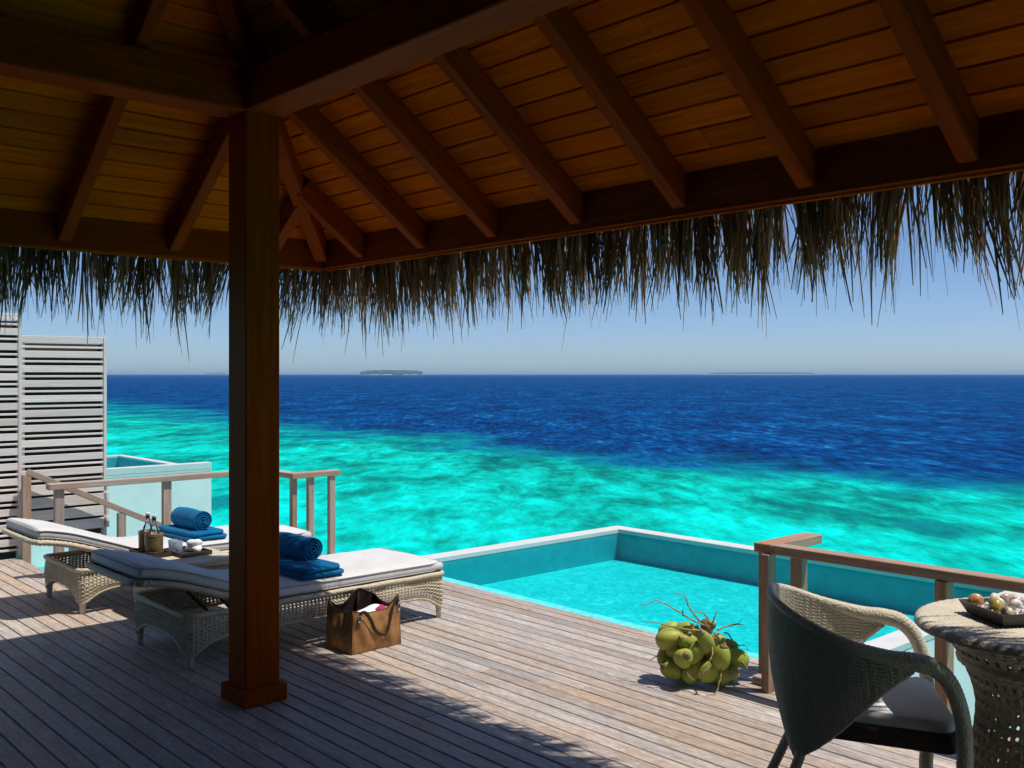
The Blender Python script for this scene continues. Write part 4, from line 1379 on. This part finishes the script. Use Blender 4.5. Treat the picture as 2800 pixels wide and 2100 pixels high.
# ---------------------------------------------------------------- bunch of green coconuts
def coconuts():
    base = Vector((-3.27, 4.40, 0))
    b = empty("coconut_bunch", base, R(YAW), "bunch of green coconuts with dry twigs lying on the sunny deck", "coconuts")
    # local x: to the right in the picture, local y: away, z up
    k = 0.000387
    spec = [  # picture x, picture y, depth, half width, half length, roll (deg), pitch (deg)
        (360, 800, 0.02, .053, .066, 75, 10), (405, 690, 0.11, .048, .058, 60, 0), (580, 655, 0.06, .030, .045, 60, 20),
        (560, 850, -0.03, .034, .044, -40, 30), (515, 1065, -0.09, .047, .052, 15, 60), (690, 990, -0.06, .042, .058, 20, 20),
        (830, 850, -0.07, .040, .062, -22, 20), (1035, 1060, -0.10, .048, .062, 8, 15), (1310, 1060, 0.01, .043, .060, -68, 0),
        (1235, 880, 0.07, .032, .046, -70, 0), (385, 1225, 0.00, .050, .058, -60, 20), (860, 1240, -0.07, .050, .056, 30, 20),
        (1085, 1320, -0.06, .038, .046, 50, 40), (1240, 1250, 0.03, .038, .046, 10, 0), (640, 1275, -0.03, .045, .05, 40, 0),
        (1110, 830, 0.06, .030, .042, -30, 0), (345, 1020, 0.10, .045, .055, 20, 0), (800, 1060, 0.10, .05, .06, 0, 0),
        (1080, 1180, 0.08, .048, .055, 0, 0), (600, 1150, 0.12, .05, .058, 20, 0), (720, 720, 0.04, .030, .038, 20, 20),
        (700, 860, 0.03, .045, .055, -20, 0), (930, 940, 0.00, .044, .056, 15, 0), (760, 1180, -0.02, .048, .056, 60, 0), (960, 1170, -0.01, .046, .055, -40, 10), (1150, 990, 0.02, .040, .052, -50, 0), (480, 930, 0.06, .045, .055, 50, 0)]
    for n, (px, py, dp, a, l, roll, pitch) in enumerate(spec):
        a *= 1.12; l *= 1.18
        x = (px - 850) * k
        z = (1405 - py) * k * 1.03 - dp * 0.30 + 0.008
        z = max(z, a * 0.97)
        v = []; f = []
        NU, NV = 16, 11
        for i in range(NV):
            t = math.pi * i / (NV - 1)
            for q in range(NU):
                ph = 2 * math.pi * q / NU
                r = a * math.sin(t) ** 0.88 * (1 + 0.075 * math.cos(3 * ph)) * (1 - 0.10 * math.cos(t))
                v.append((r * math.cos(ph), r * math.sin(ph), l * math.cos(t)))
        for i in range(NV - 1):
            for q in range(NU):
                f.append((i*NU+q, i*NU+(q+1) % NU, (i+1)*NU+(q+1) % NU, (i+1)*NU+q))
        M = Matrix.Translation((x, dp, z)) @ Matrix.Rotation(R(roll), 4, 'Y') @ Matrix.Rotation(R(pitch), 4, 'X') @ Matrix.Rotation(n * 1.3, 4, 'Z')
        me = mesh_from("coconut", v, [q[::-1] for q in f], M_COCO, True)
        c = link("coconut", me, b, local=M)
        m = MB()
        m.lathe([(0.0, l * 0.97), (a * 0.42, l * 0.86), (a * 0.46, l * 0.90), (a * 0.30, l * 1.02), (0.010, l * 1.06), (0.006, l * 1.22), (0.0, l * 1.23)], 9)
        m.build("calyx", M_CALYX if n % 3 else M_TWIG, c, smooth=True, local=I4)
    def pt(px, py, dp): return ((px - 850) * k, dp, max(0.004, (1405 - py) * k * 1.03 - dp * 0.30 + 0.03))
    twigs = [
        [(870, 680, 0), (700, 610, 0.0), (560, 530, 0), (400, 430, 0), (250, 345, .02), (160, 325, .02), (30, 380, .03), (-60, 390, .03)],
        [(800, 620, 0.02), (700, 500, .02), (620, 380, .02), (600, 290, .02), (540, 235, .03), (440, 205, .03)],
        [(760, 750, -.06), (600, 740, -.08), (450, 715, -.08), (330, 690, -.06), (200, 650, -.04), (90, 625, 0), (-40, 610, .02)],
        [(930, 640, .03), (900, 560, .03), (850, 505, .03), (790, 485, .04), (720, 490, .04)],
        [(960, 660, .0), (985, 580, .0), (1010, 510, 0.0), (1035, 455, 0.01)],
        [(1050, 730, .04), (1150, 690, .05), (1260, 660, .06), (1350, 640, .06), (1410, 590, .06)], [(1240, 668, .06), (1340, 652, .06), (1440, 655, .05)],
        [(1150, 770, .03), (1200, 790, .02), (1290, 930, 0), (1380, 945, -.02), (1445, 970, -.02), (1440, 1020, -.02)],
        [(900, 980, -.12), (880, 1080, -.15), (830, 1170, -.17), (760, 1270, -.18), (660, 1360, -.18)], [(830, 1180, -.17), (840, 1230, -.18), (740, 1320, -.19), (720, 1400, -.19), (705, 1470, -.19)],
        [(1000, 1230, -.12), (1000, 1350, -.15), (960, 1480, -.17), (900, 1590, -.19), (780, 1640, -.2)],
        [(1350, 1160, -.03), (1400, 1230, -.05), (1460, 1310, -.07)], [(1290, 1290, -.02), (1310, 1350, -.04), (1290, 1430, -.06)],
        [(1160, 1030, -.05), (1250, 1080, -.06)], [(330, 1070, .03), (200, 1085, .02), (100, 1140, .02)], [(550, 540, 0.0), (540, 500, 0.0), (548, 445, 0.0)],
        [(560, 1250, -.1), (560, 1350, -.12), (640, 1420, -.13)], [(690, 700, 0.0), (690, 760, -.02)], [(980, 780, -.03), (1040, 880, -.05)]]
    for tw in twigs:
        pts = spline([pt(*p) for p in tw], 26)
        rt = random.Random(len(tw) + int(tw[0][0]))
        pts = [p + np.array([rt.gauss(0, 0.0012), rt.gauss(0, 0.0012), rt.gauss(0, 0.001)]) for p in pts]
        rad = [0.0050 * (1 - 0.65 * i / 25) * (1 + 0.25 * math.sin(i * 2.1)) for i in range(26)]
        MB().tube(pts, rad, 6).build("twig", M_TWIG, b, smooth=True, local=I4)
    st_ = spline([pt(900, 760, 0.03), pt(880, 690, 0.02), pt(870, 640, 0.02), pt(930, 620, 0.02)], 12)
    MB().tube(st_, [0.034, 0.034, 0.032, 0.032, 0.03, 0.03, 0.028, 0.027, 0.026, 0.025, 0.024, 0.023], 9).build("stalk", M_CALYX, b, smooth=True, local=I4)
    st2 = spline([pt(900, 720, 0.03), pt(960, 690, 0.03), pt(985, 620, 0.03)], 8)
    MB().tube(st2, [0.018, 0.018, 0.018, 0.018, 0.02, 0.022, 0.022, 0.02], 9).build("stalk", M_TWIG, b, smooth=True, local=I4)
coconuts()

# ---------------------------------------------------------------- woven armchair
def chair():
    fwd = Vector((0.815, 0.584, 0))
    rz = math.atan2(fwd.y, fwd.x)
    ch = empty("woven_armchair", (-1.812, 3.418, 0), rz, "cream woven armchair with rounded arms facing the round table", "armchair")
    ch.matrix_basis = ch.matrix_basis @ Matrix.Diagonal((0.927, 0.927, 1.115, 1))
    K = [0, .2, .45, .7, .9, 1.0]
    Tp = [(-.365, 0, .782), (-.347, .14, .775), (-.265, .262, .745), (-.11, .33, .692), (.03, .342, .660), (.12, .340, .652)]
    KB = [0, .2, .38, .6, .85, 1.0]
    Bp = [(-.285, 0, .285), (-.28, .10, .287), (-.262, .178, .30), (-.15, .262, .395), (.01, .325, .55), (.12, .340, .630)]
    def interp(K, Pn, u):
        a = abs(u); s = 1 if u >= 0 else -1
        pts = [np.array(p) for p in Pn]
        # smooth interpolation with mirrored tangents at the back centre
        for i in range(len(K) - 1):
            if a <= K[i + 1] + 1e-9:
                t = (a - K[i]) / (K[i + 1] - K[i])
                p0 = pts[i - 1] if i > 0 else pts[1] * np.array((1, -1, 1))
                p3 = pts[i + 2] if i + 2 < len(pts) else 2 * pts[i + 1] - pts[i]
                b, c = pts[i], pts[i + 1]
                q = 0.5 * ((2*b) + (c-p0)*t + (2*p0-5*b+4*c-p3)*t*t + (3*b-p0-3*c+p3)*t**3)
                return q * np.array((1, s, 1))
        return pts[-1] * np.array((1, s, 1))
    NU, NV = 460, 170
    V = np.zeros((NU + 1, NV + 1, 3)); HH = np.zeros((NU + 1, NV + 1))
    for i in range(NU + 1):
        u = -1 + 2 * i / NU
        tp = interp(K, Tp, u); bt = interp(KB, Bp, u)
        hgt = np.linalg.norm(tp - bt)
        for j in range(NV + 1):
            w = j / NV
            p = bt + (tp - bt) * w
            out = np.array((p[0] - 0.05, p[1], 0)); out /= (np.linalg.norm(out) + 1e-9)
            p = p + out * 0.028 * math.sin(math.pi * w) * min(1, hgt / 0.4)
            V[i, j] = p
            sm = u * 0.95; vm = w * hgt
            col = sm / 0.018
            tri = abs((col % 2) - 1)
            ph = vm / 0.012 + tri * 1.5
            h = abs(math.sin(math.pi * ph)) ** 0.7
            g = abs((col % 1) - 0.5) * 2
            HH[i, j] = h * (1 - 0.55 * max(0, g - 0.75) / 0.25)
    du = np.gradient(V, axis=0); dv = np.gradient(V, axis=1)
    N = np.cross(du, dv); N /= (np.linalg.norm(N, axis=2, keepdims=True) + 1e-9)
    sgn = -1 if N[NU // 2, NV // 2, 0] > 0 else 1      # point outwards (backwards)
    N *= sgn
    def skin(off, amp):
        return (V + N * (off + amp * HH[..., None])).reshape(-1, 3)
    outer = skin(0.008, 0.0055); inner = (V - N * (0.008 + 0.0055 * HH[..., None])).reshape(-1, 3)
    idx = np.arange((NU + 1) * (NV + 1)).reshape(NU + 1, NV + 1)
    q = np.stack([idx[:-1, :-1], idx[1:, :-1], idx[1:, 1:], idx[:-1, 1:]], axis=-1).reshape(-1, 4)
    n0 = len(outer)
    faces = np.concatenate([q if sgn > 0 else q[:, ::-1], (q[:, ::-1] if sgn > 0 else q) + n0])
    verts = np.concatenate([outer, inner])
    me = bpy.data.meshes.new("woven_shell")
    me.from_pydata(verts.tolist(), [], faces.tolist())
    me.polygons.foreach_set("use_smooth", [True] * len(me.polygons))
    hh = np.concatenate([HH.reshape(-1), HH.reshape(-1)])
    at = me.attributes.new("relief", 'FLOAT', 'POINT'); at.data.foreach_set("value", hh.tolist())
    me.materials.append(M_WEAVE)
    link("woven_shell", me, ch, local=I4)
    # rolled rim that runs on into the arms and front legs
    half = [(-.365, 0, .785), (-.349, .14, .778), (-.267, .264, .748), (-.11, .333, .695), (.03, .345, .664), (.12, .345, .655), (.195, .343, .638), (.252, .338, .585), (.288, .333, .49), (.298, .328, .38), (.292, .318, .2), (.28, .312, 0.0)]
    full = [(x, -y, z) for x, y, z in reversed(half[1:])] + half
    pts = spline(full, 420)
    rad = []
    for p in pts:
        x, z = p[0], p[2]
        r = 0.015
        if x > -0.2: r = 0.015 + 0.014 * min(1, (x + 0.2) / 0.32)
        rad.append(r)
    MB().tube(pts, rad, 12, wrap=(0.013, 0.032, 1)).build("arm_rim", M_WICKER2, ch, smooth=True, local=I4)
    # lower binding of the shell
    low = [tuple(interp(KB, Bp, -1 + 2 * k / 80)) for k in range(81)]
    MB().tube(low, 0.0125, 8, wrap=(0.016, 0.08, 1)).build("lower_binding", M_WICKER2, ch, smooth=True, local=I4)
    for s in (-1, 1):
        MB().tube(spline([(-.235, s * .172, .40), (-.262, s * .180, .30), (-.335, s * .20, .15), (-.415, s * .222, 0.0)], 60), 0.0195, 10, wrap=(0.016, 0.05, 1)).build("rear_leg", M_WICKER2, ch, smooth=True, local=I4)
    v, f = slab(0.27, 0.295, 0.062, 0.06, 0.008, 5, 6, 0.0)
    def taper(vv): return [(x, y * (1 - 0.42 * max(0.0, min(1.0, (0.12 - x) / 0.42)) ** 1.3), z) for x, y, z in vv]
    v = taper(v)
    link("seat_frame", mesh_from("seat_frame", v, f, M_SEATSIDE, True), ch, local=Matrix.Translation((0.03, 0, 0.365)))
    v, f = slab(0.262, 0.287, 0.042, 0.065, 0.016, 8, 8, 0.008)
    v = taper(v)
    link("seat_cushion", mesh_from("seat_cushion", v, f, M_SEAT, True), ch, local=Matrix.Translation((0.03, 0, 0.422)))
def weave_mat():
    k = Mat("cream_herringbone_weave")
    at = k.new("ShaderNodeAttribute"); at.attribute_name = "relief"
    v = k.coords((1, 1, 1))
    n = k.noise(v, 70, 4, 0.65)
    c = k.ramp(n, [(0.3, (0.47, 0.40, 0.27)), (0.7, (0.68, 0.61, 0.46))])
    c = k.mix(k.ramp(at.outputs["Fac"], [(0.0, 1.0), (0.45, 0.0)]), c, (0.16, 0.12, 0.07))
    k.color(c); k.set(Roughness=0.5, Specular_IOR_Level=0.35)
    return k.m
M_WEAVE = weave_mat()
chair()

# ---------------------------------------------------------------- round woven table with a tray of shells
TCX, TCY = -1.297, 3.68
def round_table():
    t = empty("round_table", (TCX, TCY, 0), 0, "round woven dining table with an open hourglass base behind the railing corner", "table")
    t.matrix_basis = t.matrix_basis @ Matrix.Diagonal((0.911, 0.911, 1.115, 1))
    prof = [(0.0, 0.705), (0.41, 0.702), (0.438, 0.710), (0.450, 0.722), (0.446, 0.734), (0.430, 0.742), (0.0, 0.744)]
    NU, NR = 220, 60
    V = []; F = []
    # upper woven disc with spiral rows
    for j in range(NR + 1):
        r = 0.45 * j / NR
        for i in range(NU):
            a = 2 * math.pi * i / NU
            h = 0.0022 * abs(math.sin(math.pi * (r / 0.015))) * (0.6 + 0.4 * math.cos(55 * a + math.pi * math.floor(r / 0.015)))
            edge = 0.45 - r
            drop = 0.0 if edge > 0.03 else 0.018 * (1 - math.sqrt(max(0, 1 - (1 - edge / 0.03) ** 2)))
            V.append((r * math.cos(a), r * math.sin(a), 0.744 + h - drop))
    for j in range(NR):
        for i in range(NU):
            a = j * NU + i; b = j * NU + (i + 1) % NU
            F.append((a, a + NU, b + NU, b))
    n0 = len(V)
    for r, z in ((0.451, 0.721), (0.446, 0.716), (0.42, 0.713), (0.0, 0.713)):
        for i in range(NU):
            a = 2 * math.pi * i / NU
            V.append((r * math.cos(a), r * math.sin(a), z))
    prev = NR * NU
    for q in range(4):
        cur = n0 + q * NU
        for i in range(NU):
            F.append((prev + i, cur + i, cur + (i + 1) % NU, prev + (i + 1) % NU))
        prev = cur
    link("table_top", mesh_from("table_top", V, F, M_WICKER2, True), t, local=I4)
    def rad(z):
        return 0.235 + 0.145 * (abs(z - 0.47) / 0.47) ** 1.6 if z < 0.47 else 0.235 + 0.13 * ((z - 0.47) / 0.235) ** 1.7
    def P(u, v, h):
        z = 0.012 + 0.700 * v
        r = rad(z) * 0.96 + h
        a = 2 * math.pi * u
        return (r * math.cos(a), r * math.sin(a), z)
    v, f = lattice(P, 46, 18, True, 0.46, 0.003)
    o = link("woven_base", mesh_from("woven_base", v, f, M_WICKER), t, local=I4); solidify(o, 0.010)
    for z in (0.014, 0.62):
        MB().tube([(rad(z) * 0.96 * math.cos(a), rad(z) * 0.96 * math.sin(a), z) for a in [2 * math.pi * k / 120 for k in range(120)]], 0.014, 8, True, wrap=(0.02, 0.1, 1)).build("base_ring", M_WICKER, t, smooth=True, local=I4)
round_table()
tray("shell_tray", (-1.384, 3.651, 0.833), R(57), 0.123, 0.123, 0.046, M_SLATE, "dark grey square tray full of shells on the round table", "tray", inset=0.022, wall=0.008)

def shell_mat(name, c1, c2, band=60.0):
    k = Mat(name)
    v = k.coords((1, 1, 1))
    n = k.noise(v, band, 4, 0.6, 1.2)
    k.color(k.ramp(n, [(0.35, c1), (0.65, c2)]))
    k.bump(k.noise(v, 200, 3, 0.5), 0.3, 0.002)
    k.set(Roughness=0.35, Specular_IOR_Level=0.5)
    return k.m
SHM = {"white": shell_mat("white_shell", (0.70, 0.66, 0.60), (0.82, 0.80, 0.76)), "orange": shell_mat("orange_shell", (0.42, 0.16, 0.05), (0.62, 0.33, 0.13)),
       "green": shell_mat("olive_shell", (0.28, 0.22, 0.04), (0.50, 0.40, 0.10)), "pink": shell_mat("pink_shell", (0.62, 0.45, 0.38), (0.76, 0.62, 0.55)),
       "tan": shell_mat("tan_shell", (0.45, 0.30, 0.16), (0.70, 0.58, 0.42))}
def sea_shell(loc, s, col, rot, label):
    """turban shell: a tube that grows as it winds down a cone"""
    pts = []; rad = []
    n = 46
    for i in range(n):
        q = i / (n - 1)
        a = q * 2.6 * 2 * math.pi
        g = 0.10 + 0.90 * q ** 1.5
        pts.append((math.cos(a) * 0.50 * g * s, math.sin(a) * 0.50 * g * s, (1.05 - 1.15 * g) * s * 0.8))
        rad.append((0.06 + 0.50 * q ** 1.4) * s)
    V_, F_ = tube(pts, rad, 12, caps=True)
    V_ = [tuple(Vector(p)) for p in V_]
    M = Matrix.Translation(loc) @ Matrix.Rotation(rot[2], 4, 'Z') @ Matrix.Rotation(rot[0], 4, 'X') @ Matrix.Rotation(rot[1], 4, 'Y')
    o = link("sea_shell", mesh_from("sea_shell", V_, F_, SHM[col], True), mw=M)
    tag(o, label, "shell", "shells in the grey tray")
tf = Matrix.Translation((-1.384, 3.651, 0.833)) @ Matrix.Rotation(R(57), 4, 'Z') @ Matrix.Scale(0.91, 4)
# tray-local: x towards the right back, y towards the left back
shells = [(-0.085, 0.090, .034, 'orange', "orange brown shell in the left corner of the grey tray"),
          (-0.085, -0.015, .040, 'green', "large olive green striped shell at the front of the tray"),
          (-0.092, -0.095, .030, 'tan', "tan spiral shell in the near corner of the grey tray"),
          (-0.030, 0.060, .030, 'pink', "pale pink shell behind the orange one in the tray"),
          (-0.020, -0.055, .030, 'white', "plain white shell right of the olive shell"),
          (0.030, 0.020, .034, 'pink', "rounded pink shell heaped in the middle of the tray"),
          (0.040, 0.090, .032, 'tan', "tan brown shell at the back edge of the tray"),
          (0.060, -0.050, .033, 'orange', "orange shell at the right side of the tray"),
          (0.090, 0.035, .030, 'white', "white shell at the far right back of the tray"),
          (-0.040, 0.015, .024, 'white', "small white shell between the olive and orange shells"),
          (0.010, -0.100, .028, 'pink', "pink shell against the right front wall of the tray"),
          (0.090, -0.095, .028, 'white', "white shell in the right hand corner of the tray")]
rk = random.Random(9)
for x, y, s, c, lab in shells:
    p = tf @ Vector((x, y, 0.030 + s * 0.62 + (0.014 if abs(x) < 0.07 and abs(y) < 0.07 else 0.0)))
    sea_shell(p, s * 0.91, c, (rk.uniform(0.4, 2.0), rk.uniform(-0.6, 0.6), rk.uniform(0, 6.28)), lab)
# bed of small white coral pieces under the shells
mb = MB()
for _ in range(420):
    x, y = rk.uniform(-0.118, 0.118), rk.uniform(-0.118, 0.118)
    s = rk.uniform(0.004, 0.0085)
    z = 0.030 + rk.uniform(-0.004, 0.014)
    a = rk.uniform(0, 6.28)
    pts = [(1, 0, 0), (-1, 0, 0), (0, 1, 0), (0, -1, 0), (0, 0, 1), (0, 0, -1)]
    vv = [(x + s * rk.uniform(0.7, 1.4) * (p[0] * math.cos(a) - p[1] * math.sin(a)), y + s * rk.uniform(0.7, 1.4) * (p[0] * math.sin(a) + p[1] * math.cos(a)), z + s * p[2]) for p in pts]
    mb.add(vv, [(0, 2, 4), (2, 1, 4), (1, 3, 4), (3, 0, 4), (2, 0, 5), (1, 2, 5), (3, 1, 5), (0, 3, 5)])
mb.box((-0.112, -0.112, 0.012), (0.112, 0.112, 0.026))
tag(mb.build("coral_pieces", SHM["white"], mw=tf), "bed of small white coral pieces under the shells", None, None, "stuff")
